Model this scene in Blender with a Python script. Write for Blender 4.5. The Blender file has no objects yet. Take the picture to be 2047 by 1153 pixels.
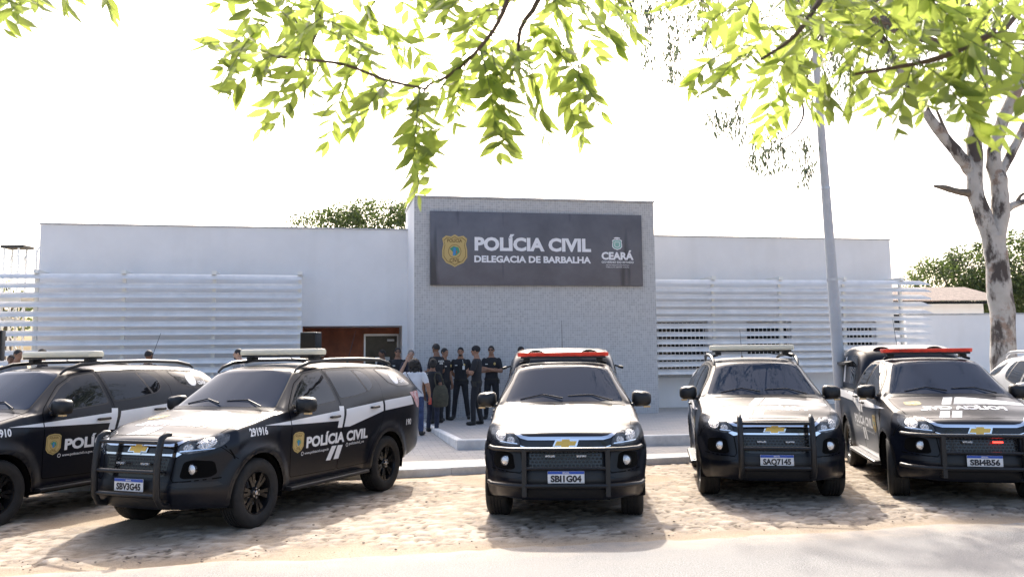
import bpy, bmesh, math, random
import numpy as np
from mathutils import Vector, Matrix
from mathutils.bvhtree import BVHTree
rad = math.radians
S = bpy.context.scene
COL = S.collection
rnd = random.Random(7)

# ------------------------------------------------------------------ camera
CH, CP, CR, CF, CSY = 1.9053, 0.10689, 0.010402, 1774.15, -60.3      # height, pitch, roll, focal length and shift in pixels of a 2047 wide picture
fwd = np.array([0, math.cos(CP), math.sin(CP)]); up0 = np.array([0, -math.sin(CP), math.cos(CP)]); rt0 = np.array([1., 0, 0])
c_r = rt0*math.cos(CR) - up0*math.sin(CR); c_u = rt0*math.sin(CR) + up0*math.cos(CR)
cam = bpy.data.cameras.new('camera'); cam_o = bpy.data.objects.new('camera', cam); COL.objects.link(cam_o)
cam_o.matrix_world = Matrix(((c_r[0], c_u[0], -fwd[0], 0), (c_r[1], c_u[1], -fwd[1], 0), (c_r[2], c_u[2], -fwd[2], CH), (0, 0, 0, 1)))
cam.sensor_width = 36; cam.lens = 36*CF/2047; cam.shift_y = CSY/2047; cam.clip_start = .05; cam.clip_end = 3000
cam.dof.use_dof = True; cam.dof.focus_distance = 14; cam.dof.aperture_fstop = 7.1
S.camera = cam_o

def ray(u, v):
    return fwd + (u-1023.5)/CF*c_r - (v-576.5-CSY)/CF*c_u
def aty(u, v, Y):
    r = ray(u, v); t = Y/r[1]; return Vector((r[0]*t, r[1]*t, CH + r[2]*t))

# ------------------------------------------------------------------ light
SUN_EL, SUN_AZ = rad(39), rad(-2)
W = bpy.data.worlds.new('World'); S.world = W; W.use_nodes = True
wn = W.node_tree; bg = wn.nodes['Background']
sky = wn.nodes.new('ShaderNodeTexSky'); sky.sky_type = 'NISHITA'; sky.sun_disc = False
sky.sun_elevation = SUN_EL; sky.sun_rotation = SUN_AZ; sky.dust_density = 5.5; sky.air_density = .8; sky.ozone_density = .35
wn.links.new(sky.outputs[0], bg.inputs[0]); bg.inputs[1].default_value = 0.15
sl = bpy.data.lights.new('sun', 'SUN'); sl.energy = 2.3; sl.angle = rad(.55); sl.color = (1, .94, .85)
sun = bpy.data.objects.new('sun', sl); COL.objects.link(sun)
sd = Vector((math.sin(SUN_AZ)*math.cos(SUN_EL), math.cos(SUN_AZ)*math.cos(SUN_EL), math.sin(SUN_EL)))
sun.rotation_euler = sd.to_track_quat('Z', 'Y').to_euler(); sun.location = (0, 20, 30)
S.view_settings.view_transform = 'Standard'; S.view_settings.look = 'None'
S.view_settings.exposure = 1.45; S.view_settings.gamma = 1
S.cycles.max_bounces = 8; S.cycles.transparent_max_bounces = 8

# ------------------------------------------------------------------ materials
def mat(name, base, rough=.6, metal=0., spec=.5, noise=None, bump=None, emit=None, coat=0., coords='Object', ior=None):
    m = bpy.data.materials.new(name); m.use_nodes = True; nt = m.node_tree; b = nt.nodes['Principled BSDF']
    b.inputs['Base Color'].default_value = (*base, 1); b.inputs['Roughness'].default_value = rough; b.inputs['Metallic'].default_value = metal
    b.inputs['Specular IOR Level'].default_value = spec; b.inputs['Coat Weight'].default_value = coat
    if ior: b.inputs['IOR'].default_value = ior
    if emit:
        b.inputs['Emission Color'].default_value = (*emit[0], 1); b.inputs['Emission Strength'].default_value = emit[1]
    tc = None
    if noise or bump: tc = nt.nodes.new('ShaderNodeTexCoord')
    if noise:                                   # (scale, amount[, second colour])
        n = nt.nodes.new('ShaderNodeTexNoise'); n.inputs['Scale'].default_value = noise[0]; n.inputs['Detail'].default_value = 6; n.inputs['Roughness'].default_value = .65
        nt.links.new(tc.outputs[coords], n.inputs['Vector'])
        r = nt.nodes.new('ShaderNodeValToRGB'); a = noise[1]
        c2 = noise[2] if len(noise) > 2 else tuple(min(1, c*(1+a)) for c in base); c1 = base if len(noise) > 2 else tuple(c*(1-a) for c in base)
        r.color_ramp.elements[0].position = .3; r.color_ramp.elements[0].color = (*c1, 1)
        r.color_ramp.elements[1].position = .7; r.color_ramp.elements[1].color = (*c2, 1)
        nt.links.new(n.outputs['Fac'], r.inputs[0]); nt.links.new(r.outputs[0], b.inputs['Base Color'])
    if bump:                                    # (scale, strength, distance)
        n = nt.nodes.new('ShaderNodeTexNoise'); n.inputs['Scale'].default_value = bump[0]; n.inputs['Detail'].default_value = 5
        nt.links.new(tc.outputs[coords], n.inputs['Vector'])
        bp = nt.nodes.new('ShaderNodeBump'); bp.inputs['Strength'].default_value = bump[1]; bp.inputs['Distance'].default_value = bump[2]
        nt.links.new(n.outputs['Fac'], bp.inputs['Height']); nt.links.new(bp.outputs[0], b.inputs['Normal'])
    return m

def leafmat(name, col, tr, var=.35, rough=.45, tmix=.5):
    m = bpy.data.materials.new(name); m.use_nodes = True; nt = m.node_tree; b = nt.nodes['Principled BSDF']; out = nt.nodes['Material Output']
    g = nt.nodes.new('ShaderNodeNewGeometry'); tc = nt.nodes.new('ShaderNodeTexCoord')
    n = nt.nodes.new('ShaderNodeTexNoise'); n.inputs['Scale'].default_value = 3.; n.inputs['Detail'].default_value = 3
    nt.links.new(tc.outputs['Object'], n.inputs['Vector'])
    ad = nt.nodes.new('ShaderNodeMath'); ad.operation = 'ADD'; nt.links.new(g.outputs['Random Per Island'], ad.inputs[0]); nt.links.new(n.outputs['Fac'], ad.inputs[1])
    hf = nt.nodes.new('ShaderNodeMath'); hf.operation = 'MULTIPLY'; hf.inputs[1].default_value = .5; nt.links.new(ad.outputs[0], hf.inputs[0])
    def ramp(c):
        r = nt.nodes.new('ShaderNodeValToRGB'); r.color_ramp.elements[0].position = .15; r.color_ramp.elements[1].position = .85
        r.color_ramp.elements[0].color = (*[x*(1-var) for x in c], 1); r.color_ramp.elements[1].color = (*[min(1, x*(1+var)) for x in c], 1)
        nt.links.new(hf.outputs[0], r.inputs[0]); return r
    nt.links.new(ramp(col).outputs[0], b.inputs['Base Color']); b.inputs['Roughness'].default_value = rough
    t = nt.nodes.new('ShaderNodeBsdfTranslucent'); nt.links.new(ramp(tr).outputs[0], t.inputs['Color'])
    mx = nt.nodes.new('ShaderNodeMixShader'); mx.inputs[0].default_value = tmix
    nt.links.new(b.outputs[0], mx.inputs[1]); nt.links.new(t.outputs[0], mx.inputs[2]); nt.links.new(mx.outputs[0], out.inputs['Surface'])
    return m

M = {}
M['barclear'] = leafmat('clear_bar_lens', (.66, .66, .60), (.75, .74, .66), .12, .2, .5)
M['barred'] = leafmat('red_bar_lens', (.60, .13, .10), (.78, .20, .16), .5, .2, .5)
M['black'] = mat('satin_black_paint', (.0045, .006, .011), .28, spec=.36, noise=(2.5, .15))
M['silver'] = mat('silver_paint', (.45, .46, .47), .3, metal=.3, spec=.5)
M['seam'] = mat('seam_shadow', (.003, .003, .003), .9, spec=.1)
M['plastic'] = mat('black_plastic', (.009, .009, .010), .45, bump=(120, .2, .002))
M['gloss'] = mat('gloss_black', (.008, .008, .009), .12)
M['rubber'] = mat('tyre_rubber', (.022, .021, .02), .75, spec=.3, noise=(9, .3), bump=(60, .2, .003))
M['rim'] = mat('black_alloy', (.012, .012, .013), .22, metal=.3)
M['chrome'] = mat('chrome', (.8, .8, .82), .08, metal=1.)
M['steel'] = mat('steel', (.55, .55, .57), .3, metal=1.)
M['gold'] = mat('gold_emblem', (.72, .45, .1), .3, metal=.5)
M['crest'] = mat('crest_gold', (.50, .37, .14), .5)
M['crest_dark'] = mat('crest_line', (.16, .10, .03), .6)
M['green'] = mat('crest_green', (.05, .26, .16), .5)
M['blue'] = mat('crest_blue', (.05, .22, .50), .5)
M['red'] = mat('crest_red', (.45, .06, .04), .5)
M['white'] = mat('white_vinyl', (.78, .78, .78), .42)
M['glass'] = mat('tinted_glass', (.006, .008, .011), .015, spec=.5, ior=1.5)
M['screen'] = mat('windscreen_glass', (.014, .026, .05), .012, spec=.24, ior=1.5)
M['lens'] = mat('headlamp_lens', (.018, .019, .021), .08, spec=.5, noise=(18, .9, (.16, .165, .17)))
M['reflector'] = mat('lamp_reflector', (.62, .63, .65), .25, metal=1., bump=(70, 1., .02), noise=(60, .8))
M['foglens'] = mat('fog_lens', (.75, .76, .78), .15, metal=.8, bump=(80, .6, .01))
M['tail'] = mat('tail_lens', (.42, .05, .05), .15, noise=(14, .6, (.75, .6, .6)))


M['strobe'] = mat('strobe_lit', (.8, .05, .03), .3, emit=((1, .03, .02), 2.5))
M['amber'] = mat('amber_lens', (.7, .45, .2), .2)
M['plate'] = mat('plate_white', (.72, .72, .72), .4)
M['plate_blue'] = mat('plate_blue', (.02, .08, .42), .4)
M['ink'] = mat('ink', (.015, .015, .02), .5)
M['well'] = mat('wheel_well', (.006, .006, .006), .9, spec=.1)

# ------------------------------------------------------------------ object helpers
def tag(o, label=None, cat=None, group=None, kind=None):
    if label: o['label'] = label
    if cat: o['category'] = cat
    if group: o['group'] = group
    if kind: o['kind'] = kind
    return o
def empty(name, loc=(0, 0, 0), rz=0, label=None, cat=None, group=None):
    o = bpy.data.objects.new(name, None); COL.objects.link(o); o.location = loc; o.rotation_euler = (0, 0, rz); o.empty_display_size = .2
    return tag(o, label, cat, group)
def copy_tree(o, parent=None):
    c = o.copy(); COL.objects.link(c)
    c.parent = parent
    for ch in list(o.children): copy_tree(ch, c)
    return c
class MB:
    def __init__(s): s.v = []; s.f = []; s.mi = []
    def add(s, vs, fs, mi=0):
        n = len(s.v); s.v += [tuple(v) for v in vs]; s.f += [tuple(i+n for i in f) for f in fs]; s.mi += [mi]*len(fs); return s
    def box(s, x0, x1, y0, y1, z0, z1, mi=0, T=None):
        vs = [(x, y, z) for z in (z0, z1) for y in (y0, y1) for x in (x0, x1)]
        if T: vs = [T(v) for v in vs]
        return s.add(vs, [(0, 2, 3, 1), (4, 5, 7, 6), (0, 1, 5, 4), (2, 6, 7, 3), (0, 4, 6, 2), (1, 3, 7, 5)], mi)
    def tube(s, pts, r, n=8, mi=0, caps=True):
        pts = [Vector(p) for p in pts]; rs = r if isinstance(r, (list, tuple)) else [r]*len(pts)
        rings = []; prev = None
        for i, p in enumerate(pts):
            d = (pts[min(i+1, len(pts)-1)] - pts[max(i-1, 0)]).normalized()
            if prev is None:
                a = Vector((0, 0, 1)) if abs(d.z) < .9 else Vector((1, 0, 0)); u = d.cross(a).normalized()
            else: u = (prev - d*prev.dot(d)).normalized()
            prev = u; w = d.cross(u)
            rings.append([p + (u*math.cos(2*math.pi*k/n) + w*math.sin(2*math.pi*k/n))*rs[i] for k in range(n)])
        vs = [v for R_ in rings for v in R_]; fs = []
        for i in range(len(pts)-1):
            for k in range(n): fs.append((i*n+k, i*n+(k+1) % n, (i+1)*n+(k+1) % n, (i+1)*n+k))
        if caps: fs.append(tuple(range(n-1, -1, -1))); fs.append(tuple((len(pts)-1)*n+k for k in range(n)))
        return s.add(vs, fs, mi)
    def lathe(s, prof, n=32, axis='y', c=(0, 0, 0), mi=0, closed=False):      # prof: (offset along axis, radius)
        vs = []; m = len(prof)
        for k in range(n):
            a = 2*math.pi*k/n
            for (o, r) in prof:
                p = {'y': (r*math.cos(a), o, r*math.sin(a)), 'z': (r*math.cos(a), r*math.sin(a), o), 'x': (o, r*math.cos(a), r*math.sin(a))}[axis]
                vs.append((p[0]+c[0], p[1]+c[1], p[2]+c[2]))
        fs = []
        for k in range(n):
            for j in range(m-1 if not closed else m):
                fs.append((k*m+j, k*m+(j+1) % m, ((k+1) % n)*m+(j+1) % m, ((k+1) % n)*m+j))
        return s.add(vs, fs, mi)
    def build(s, name, m, parent=None, smooth=False, bevel=0):
        me = bpy.data.meshes.new(name); me.from_pydata(s.v, [], s.f); me.update()
        for q in (m if isinstance(m, (list, tuple)) else [m]): me.materials.append(q)
        if any(s.mi): me.polygons.foreach_set('material_index', s.mi)
        b = bmesh.new(); b.from_mesh(me)
        bmesh.ops.recalc_face_normals(b, faces=b.faces)
        if bevel:
            bmesh.ops.remove_doubles(b, verts=b.verts, dist=1e-5)
            bmesh.ops.bevel(b, geom=[e for e in b.edges if len(e.link_faces) == 2 and e.calc_face_angle(0) > .5], offset=bevel, segments=2, affect='EDGES', profile=.6)
        b.to_mesh(me); b.free()
        return link(name, me, parent, smooth or bevel > 0)
def link(name, me, parent=None, smooth=False, angle=40):
    o = bpy.data.objects.new(name, me); COL.objects.link(o)
    if parent: o.parent = parent
    if smooth:
        me.polygons.foreach_set('use_smooth', [True]*len(me.polygons))
        try: me.set_sharp_from_angle(angle=rad(angle))
        except Exception: pass
    return o

_tc = {}
def text2d(body, bold=.0):
    """2-D triangles of a line of text, origin at its left end on the baseline, cap height scaled to 1"""
    k = (body, bold)
    if k in _tc: return _tc[k]
    cu = bpy.data.curves.new('t', 'FONT'); cu.body = body; cu.size = 1; cu.offset = bold; cu.resolution_u = 3
    o = bpy.data.objects.new('t', cu); COL.objects.link(o); bpy.context.view_layer.update()
    me = bpy.data.meshes.new_from_object(o.evaluated_get(bpy.context.evaluated_depsgraph_get()))
    b = bmesh.new(); b.from_mesh(me); bmesh.ops.triangulate(b, faces=b.faces); bmesh.ops.remove_doubles(b, verts=b.verts, dist=1e-4)
    b.verts.index_update()
    vs = [(v.co.x, v.co.y) for v in b.verts]; fs = [tuple(v.index for v in f.verts) for f in b.faces]
    b.free(); bpy.data.meshes.remove(me); bpy.data.objects.remove(o); bpy.data.curves.remove(cu)
    x0 = min(v[0] for v in vs); 
    vs = [(v[0]-x0, v[1]) for v in vs]
    _tc[k] = (vs, fs, max(v[0] for v in vs)); return _tc[k]
CAP = .72
def text_shape(body, width=None, height=None, bold=.02):
    vs, fs, w = text2d(body, bold); sx = sy = 1
    if height: sy = height/CAP; sx = sy
    if width: sx = width/w; sy = sy if height else sx
    return [(x*sx, y*sy) for x, y in vs], fs
def rpoly(pts, r=.02, n=4):
    """polygon with rounded corners"""
    out = []; N = len(pts)
    for i in range(N):
        p = Vector(pts[i]); a = Vector(pts[i-1]) - p; b = Vector(pts[(i+1) % N]) - p
        rr = min(r, a.length*.45, b.length*.45); A = p + a.normalized()*rr; B = p + b.normalized()*rr
        for k in range(n+1):
            t = k/n; out.append(tuple((1-t)**2*A + 2*t*(1-t)*p + t*t*B))
    return out
def poly_shape(pts): return list(pts), [tuple(range(len(pts)))]
def disc_shape(cx, cy, rx, ry=None, n=24):
    ry = ry or rx
    return poly_shape([(cx + rx*math.cos(2*math.pi*k/n), cy + ry*math.sin(2*math.pi*k/n)) for k in range(n)])
SHIELD = [(-.40, .40), (-.28, .50), (-.12, .47), (0, .54), (.12, .47), (.28, .50), (.40, .40), (.36, .22), (.40, .02), (.40, -.22), (.28, -.40), (.10, -.48), (0, -.54), (-.10, -.48), (-.28, -.40), (-.40, -.22), (-.40, .02), (-.36, .22)]
def crest_shapes(w, h):
    """the gold police shield: (shape, material, extra offset) with its centre at the origin"""
    sc = lambda P, k=1: [(x*w/.8*k, y*h/1.08*k) for x, y in P]
    out = [(poly_shape(sc(SHIELD)), 'crest', 0), (poly_shape(sc(SHIELD, .88)), 'crest_dark', .0012), (poly_shape(sc(SHIELD, .84)), 'crest', .0024)]
    out.append((disc_shape(0, -.02*h, .26*w, .21*h), 'crest_dark', .0036)); out.append((disc_shape(0, -.02*h, .24*w, .195*h), 'crest', .0046))
    out.append((poly_shape([(-.2*w, .06*h), (-.05*w, .14*h), (.15*w, .1*h), (.2*w, -.04*h), (.08*w, -.13*h), (.0, -.16*h), (-.06*w, -.05*h)]), 'green', .0058))
    out.append((poly_shape([(-.05*w, .1*h), (.05*w, .08*h), (.03*w, -.12*h), (-.08*w, -.16*h)]), 'blue', .0070))
    out.append((poly_shape([(.05*w, .0), (.1*w, -.03*h), (.06*w, -.1*h)]), 'red', .0070))
    for t, y, tw, th in (('POLÍCIA', .26, .6, .10), ('CIVIL', -.345, .42, .105)):
        vs, fs = text_shape(t, tw*w, th*h, .03); out.append((([(x - tw*w/2, y_ + y*h) for x, y_ in vs], fs), 'crest_dark', .0036))
    return out
def subdivide_shape(shape, step):
    b = bmesh.new(); vs = [b.verts.new((x, y, 0)) for x, y in shape[0]]
    for f in shape[1]:
        try: b.faces.new([vs[i] for i in f])
        except ValueError: pass
    bmesh.ops.triangulate(b, faces=b.faces, ngon_method='EAR_CLIP')
    for ax in (0, 1):
        lo = min(v.co[ax] for v in b.verts); hi = max(v.co[ax] for v in b.verts)
        k = math.floor(lo/step)+1
        while k*step < hi:
            co = [0, 0, 0]; co[ax] = k*step; no = [0, 0, 0]; no[ax] = 1
            bmesh.ops.bisect_plane(b, geom=b.verts[:]+b.edges[:]+b.faces[:], plane_co=co, plane_no=no, dist=1e-5); k += 1
    b.verts.index_update()
    r = [(v.co.x, v.co.y) for v in b.verts], [tuple(v.index for v in f.verts) for f in b.faces]
    b.free(); return r
def flat_shape(shape, T):
    """3-D verts of a flat 2-D shape through T(u, v)"""
    return [T(u, v) for u, v in shape[0]], shape[1]

exec_order = []
#PART2
# ------------------------------------------------------------------ facade frame
FA, FD = .199, 22.745
fd = Vector((math.cos(FA), math.sin(FA), 0)); fnn = Vector((-math.sin(FA), math.cos(FA), 0)); P0 = Vector((0, FD, 0))
def fw(s, t, z): return P0 + fd*s + fnn*t + Vector((0, 0, z))

# ------------------------------------------------------------------ ground, road, pavement
def smooth01(a, lo, hi):
    t = np.clip((a-lo)/(hi-lo), 0, 1); return t*t*(3-2*t)
def vnoise(x, y, sc, seed=0):
    """smooth value noise, numpy arrays"""
    x = x*sc; y = y*sc; xi = np.floor(x).astype(int); yi = np.floor(y).astype(int); fx = x-xi; fy = y-yi
    fx = fx*fx*(3-2*fx); fy = fy*fy*(3-2*fy)
    def h(i, j):
        n = (i*374761393 + j*668265263 + seed*974711) & 0x7fffffff; n = ((n ^ (n >> 13))*1274126177) & 0x7fffffff
        return ((n ^ (n >> 16)) & 0xffff)/65535.
    return (h(xi, yi)*(1-fx)+h(xi+1, yi)*fx)*(1-fy)+(h(xi, yi+1)*(1-fx)+h(xi+1, yi+1)*fx)*fy
def kerb_y(x): return 14.72 + .274*x
def edge_y(x): return 9.03 + .205*x

xs = np.concatenate([-np.geomspace(700, 11, 18), np.arange(-10, 10.01, .045), np.geomspace(11, 700, 18)])
ys = np.concatenate([np.array([-300, -60, -12, 0, 4, 6.0]), np.arange(6.6, 16.4, .045), np.geomspace(17, 900, 22)])
GX, GY = np.meshgrid(xs, ys)
cx, cy = .19, .125
bx, by = GX + .25*GY, GY - .2*GX
best = np.full(GX.shape, 9.); sec = np.full(GX.shape, 9.); cid = np.zeros(GX.shape)
def hsh(i, j, s):
    n = (i*73856093 + j*19349663 + s*83492791) & 0x7fffffff; n = ((n ^ (n >> 13))*1274126177) & 0x7fffffff
    return ((n ^ (n >> 16)) & 0xffff)/65535.
I0 = np.floor(bx/cx).astype(int); J0 = np.floor(by/cy).astype(int)
for di in (-1, 0, 1):
    for dj in (-1, 0, 1):
        i, j = I0+di, J0+dj
        d = np.hypot((bx-(i+.15+.7*hsh(i, j, 1))*cx)/cx, (by-(j+.15+.7*hsh(i, j, 2))*cy)/cy)
        nb = d < best; sec = np.where(nb, best, np.minimum(sec, d)); cid = np.where(nb, hsh(i, j, 3), cid); best = np.where(nb, d, best)
edge = sec-best
near = smooth01(GY, 6.6, 7.4)*(1-smooth01(GY, 15.6, 16.3))*(1-smooth01(np.abs(GX), 9.3, 10))
lot = smooth01(GY-edge_y(GX), .02, .5)*near
cover = smooth01(vnoise(GX, GY, .55, 3)*.6 + vnoise(GX, GY, 1.9, 4)*.4 + .10*np.tanh(GX*.35) + .04, .34, .52)      # where stones show through the sand
stone = smooth01(edge, .05, .22)*cover*lot
und = (vnoise(GX, GY, .9, 5)-.5)*.02*lot + (vnoise(GX, GY, 5, 6)-.5)*.014*lot + (vnoise(GX, GY, 14, 8)-.5)*.006*lot
GZ = stone*(.010+.016*cid) + und - .006
GZ += -.02*smooth01(np.abs(GX), 10, 40)
nx_, ny_ = len(xs), len(ys)
vv = np.stack([GX, GY, GZ], -1).reshape(-1, 3)
idx = np.arange(nx_*ny_).reshape(ny_, nx_)
ff = np.stack([idx[:-1, :-1], idx[:-1, 1:], idx[1:, 1:], idx[1:, :-1]], -1).reshape(-1, 4)
me = bpy.data.meshes.new('ground'); me.from_pydata(vv.tolist(), [], ff.tolist()); me.update()
at = me.attributes.new('stone', 'FLOAT', 'POINT'); at.data.foreach_set('value', stone.reshape(-1).astype(np.float32))
joint = (1-smooth01(edge, .02, .13))*cover*lot*smooth01(vnoise(GX, GY, 2.6, 9), .35, .6)
at = me.attributes.new('joint', 'FLOAT', 'POINT'); at.data.foreach_set('value', joint.reshape(-1).astype(np.float32))
at = me.attributes.new('tone', 'FLOAT', 'POINT'); at.data.foreach_set('value', cid.reshape(-1).astype(np.float32))
gm = mat('sandy_cobbles', (.4, .3, .2), .9, spec=.25, bump=(55, .5, .008)); nt = gm.node_tree; b = nt.nodes['Principled BSDF']
def N(nt, t, **k):
    n = nt.nodes.new(t)
    for a, v in k.items(): setattr(n, a, v)
    return n
def mixc(nt, fac, a, b_):
    m = N(nt, 'ShaderNodeMix', data_type='RGBA')
    for i, s in ((0, fac), (6, a), (7, b_)):
        if isinstance(s, tuple): m.inputs[i].default_value = (*s, 1)
        elif isinstance(s, float): m.inputs[i].default_value = s
        else: nt.links.new(s, m.inputs[i])
    return m.outputs[2]
def ramp(nt, src, p0, p1, c0=(0, 0, 0), c1=(1, 1, 1)):
    r = N(nt, 'ShaderNodeValToRGB'); e = r.color_ramp.elements; e[0].position = p0; e[1].position = p1; e[0].color = (*c0, 1); e[1].color = (*c1, 1)
    nt.links.new(src, r.inputs[0]); return r.outputs[0]
def noise(nt, sc, det=5, coords='Object', rough=.6):
    t = N(nt, 'ShaderNodeTexCoord'); n = N(nt, 'ShaderNodeTexNoise'); n.inputs['Scale'].default_value = sc; n.inputs['Detail'].default_value = det; n.inputs['Roughness'].default_value = rough
    nt.links.new(t.outputs[coords], n.inputs['Vector']); return n.outputs['Fac']
a1 = N(nt, 'ShaderNodeAttribute', attribute_name='stone'); a2 = N(nt, 'ShaderNodeAttribute', attribute_name='tone')
sand = mixc(nt, ramp(nt, noise(nt, 1.1, 8), .3, .7), (.31, .235, .16), (.45, .365, .265))
sand = mixc(nt, ramp(nt, noise(nt, 60, 3), .45, .7), sand, (.25, .19, .13))
stn = mixc(nt, a2.outputs['Fac'], (.20, .165, .135), (.52, .45, .37))
stn = mixc(nt, ramp(nt, noise(nt, 25, 4), .45, .75), stn, (.45, .36, .26))
aj = N(nt, 'ShaderNodeAttribute', attribute_name='joint')
nt.links.new(mixc(nt, aj.outputs['Fac'], mixc(nt, a1.outputs['Fac'], sand, stn), (.075, .06, .045)), b.inputs['Base Color'])
ground = tag(link('ground', me, None, True, 180), kind='structure'); me.materials.append(gm)

# loose pebbles and crumbs along the edge of the road
rp_ = random.Random(44); pb_ = MB()
for k in range(260):
    x = rp_.uniform(-6, 6.5); y = edge_y(x) + (abs(rp_.gauss(0, .5)) if k % 3 else rp_.uniform(0, 5)) + .05; q = rp_.choice((.004, .006, .007, .012))*rp_.uniform(.7, 1.3)
    if y > kerb_y(x)-.2: continue
    a = rp_.uniform(0, 6); vs = []
    for (cz, cr_) in ((-.4, .7), (.1, 1), (.7, .6)):
        for j in range(6): t_ = a+j*1.047; w_ = rp_.uniform(.8, 1.15); vs.append((x+q*cr_*w_*1.3*math.cos(t_), y+q*cr_*w_*math.sin(t_), .012+q*cz*.8))
    pb_.add(vs, [(i*6+j, i*6+(j+1) % 6, (i+1)*6+(j+1) % 6, (i+1)*6+j) for i in range(2) for j in range(6)] + [tuple(range(12, 18))])
tag(pb_.build('pebbles', mat('pebble', (.24, .19, .145), .9, noise=(3, .5)), None), kind='stuff')

# asphalt road with a ragged sandy edge
am = mat('sunbleached_asphalt', (.2, .2, .2), .8, spec=.5, bump=(150, .8, .006)); nt = am.node_tree; b = nt.nodes['Principled BSDF']
asp = mixc(nt, ramp(nt, noise(nt, 75, 4, rough=.8), .40, .62), (.085, .083, .08), (.34, .335, .325))
asp = mixc(nt, ramp(nt, noise(nt, .6, 6), .35, .7), asp, (.20, .195, .19))
a3 = N(nt, 'ShaderNodeAttribute', attribute_name='dust')
dm = N(nt, 'ShaderNodeMath', operation='MULTIPLY'); nt.links.new(a3.outputs['Fac'], dm.inputs[0]); nt.links.new(ramp(nt, noise(nt, 2.5, 7), .3, .65), dm.inputs[1])
nt.links.new(mixc(nt, dm.outputs[0], asp, (.44, .36, .27)), b.inputs['Base Color'])
rx = np.concatenate([-np.geomspace(300, 11, 10), np.arange(-10, 10.01, .05), np.geomspace(11, 300, 10)])
vs = []; dust = []
offs = [0, -.08, -.25, -.6, -1.2, -3, -6, -9.5]
for o_ in offs:
    for x in rx:
        n = (float(vnoise(np.array([x]), np.array([1.3]), 1.1, 11)[0])-.5)*.30 + (float(vnoise(np.array([x]), np.array([.3]), 6, 12)[0])-.5)*.10 if abs(x) < 10.1 else 0
        vs.append((x, edge_y(x) + o_ + n*max(0, 1+o_/1.2), .012 if o_ < 0 else -.006)); dust.append(max(0, 1+o_/.7))
nr = len(rx); fs = [(i*nr+k, (i+1)*nr+k, (i+1)*nr+k+1, i*nr+k+1) for i in range(len(offs)-1) for k in range(nr-1)]
road = MB().add(vs, fs).build('road', am, None, True); tag(road, kind='structure')
at = road.data.attributes.new('dust', 'FLOAT', 'POINT'); at.data.foreach_set('value', dust)

# pavement (rising gently towards the door), raised plaza, kerbs
def pav_z(x, y):
    d = (y-kerb_y(x))*.96
    return .10 + .03*max(0, min(d, 2.7)) + .15*max(0, min(1, (d-2.7)/4.5))
pm = mat('grey_pavers', (.3, .3, .3), .85, bump=(40, .3, .004)); nt = pm.node_tree; b = nt.nodes['Principled BSDF']
tcn = N(nt, 'ShaderNodeTexCoord'); mp = N(nt, 'ShaderNodeMapping'); mp.inputs['Rotation'].default_value = (0, 0, -FA); nt.links.new(tcn.outputs['Object'], mp.inputs[0])
br = N(nt, 'ShaderNodeTexBrick'); br.inputs['Scale'].default_value = 1; br.inputs['Brick Width'].default_value = .24; br.inputs['Row Height'].default_value = .12; br.inputs['Mortar Size'].default_value = .006
br.inputs['Color1'].default_value = (.33, .33, .33, 1); br.inputs['Color2'].default_value = (.42, .41, .40, 1); br.inputs['Mortar'].default_value = (.16, .155, .15, 1)
nt.links.new(mp.outputs[0], br.inputs['Vector'])
nt.links.new(mixc(nt, ramp(nt, noise(nt, .9, 6), .35, .7), br.outputs['Color'], (.44, .41, .37)), b.inputs['Base Color'])
px_ = list(np.arange(-60, -12, 6)) + list(np.arange(-12, 14, .5)) + list(np.arange(14, 61, 6)); dd = [.14, .5, 1, 1.6, 2.3, 2.9, 3.6, 4.4, 5.3, 6.4, 7.6, 9, 11, 14]
vs = []
for d in dd:
    for x in px_: vs.append((x, kerb_y(x)+d, pav_z(x, kerb_y(x)+d)))
n_ = len(px_); fs = [(i*n_+k, i*n_+k+1, (i+1)*n_+k+1, (i+1)*n_+k) for i in range(len(dd)-1) for k in range(n_-1)]
tag(MB().add(vs, fs).build('pavement', pm, None, True), kind='structure')
km = mat('whitewashed_kerb', (.72, .72, .70), .8, noise=(3, .22), bump=(30, .3, .004))
kb = MB()
kx = list(np.arange(-40, 40.1, 1.0))
for i in range(len(kx)-1):
    g_ = .004
    x0, x1 = kx[i]+g_, kx[i+1]-g_; j = rnd.uniform(-.006, .006)
    vs = [(x, kerb_y(x)+o_, z) for x in (x0, x1) for o_, z in ((0, -.05), (0.012, .098+j), (.03, .112+j), (.15, .112+j), (.15, -.05))]
    kb.add(vs, [(0, 1, 6, 5), (1, 2, 7, 6), (2, 3, 8, 7), (3, 4, 9, 8), (0, 4, 3, 2, 1), (5, 6, 7, 8, 9)])
tag(kb.build('kerb', km), kind='structure')
PK = [Vector((-2.40, 22.2)), Vector((-1.80, 20.0)), Vector((-.95, 16.72)), Vector((3.3, 17.30)), Vector((26, 20.6))]
def plz(p): return .325
pb = MB(); n = len(PK)
vs = [(p.x, p.y, .325) for p in PK] + [(26, 30, .325), (-2.4, 30, .325)]
tag(MB().add(vs, [tuple(range(len(vs)))]).build('plaza', pm), kind='structure')
kb = MB()
offp = []
for i, p in enumerate(PK):
    a = (PK[i]-PK[i-1]).normalized() if i else (PK[1]-PK[0]).normalized(); c = (PK[i+1]-PK[i]).normalized() if i < n-1 else a
    nn = Vector((-(a+c).y, (a+c).x)).normalized(); k = 1/max(.5, nn.dot(Vector((-a.y, a.x)))); offp.append((p - nn*.03*k*-1*0, nn*k))
ins = []
vs = []
for p, nn in offp:
    o0 = p - nn*.0; 
    for o_, z in ((-.13, 0), (-.13, .325), (-.115, .34), (0.0, .34), (0.0, 0.)): vs.append((p.x+nn.x*o_, p.y+nn.y*o_, z))
fs = []
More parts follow.
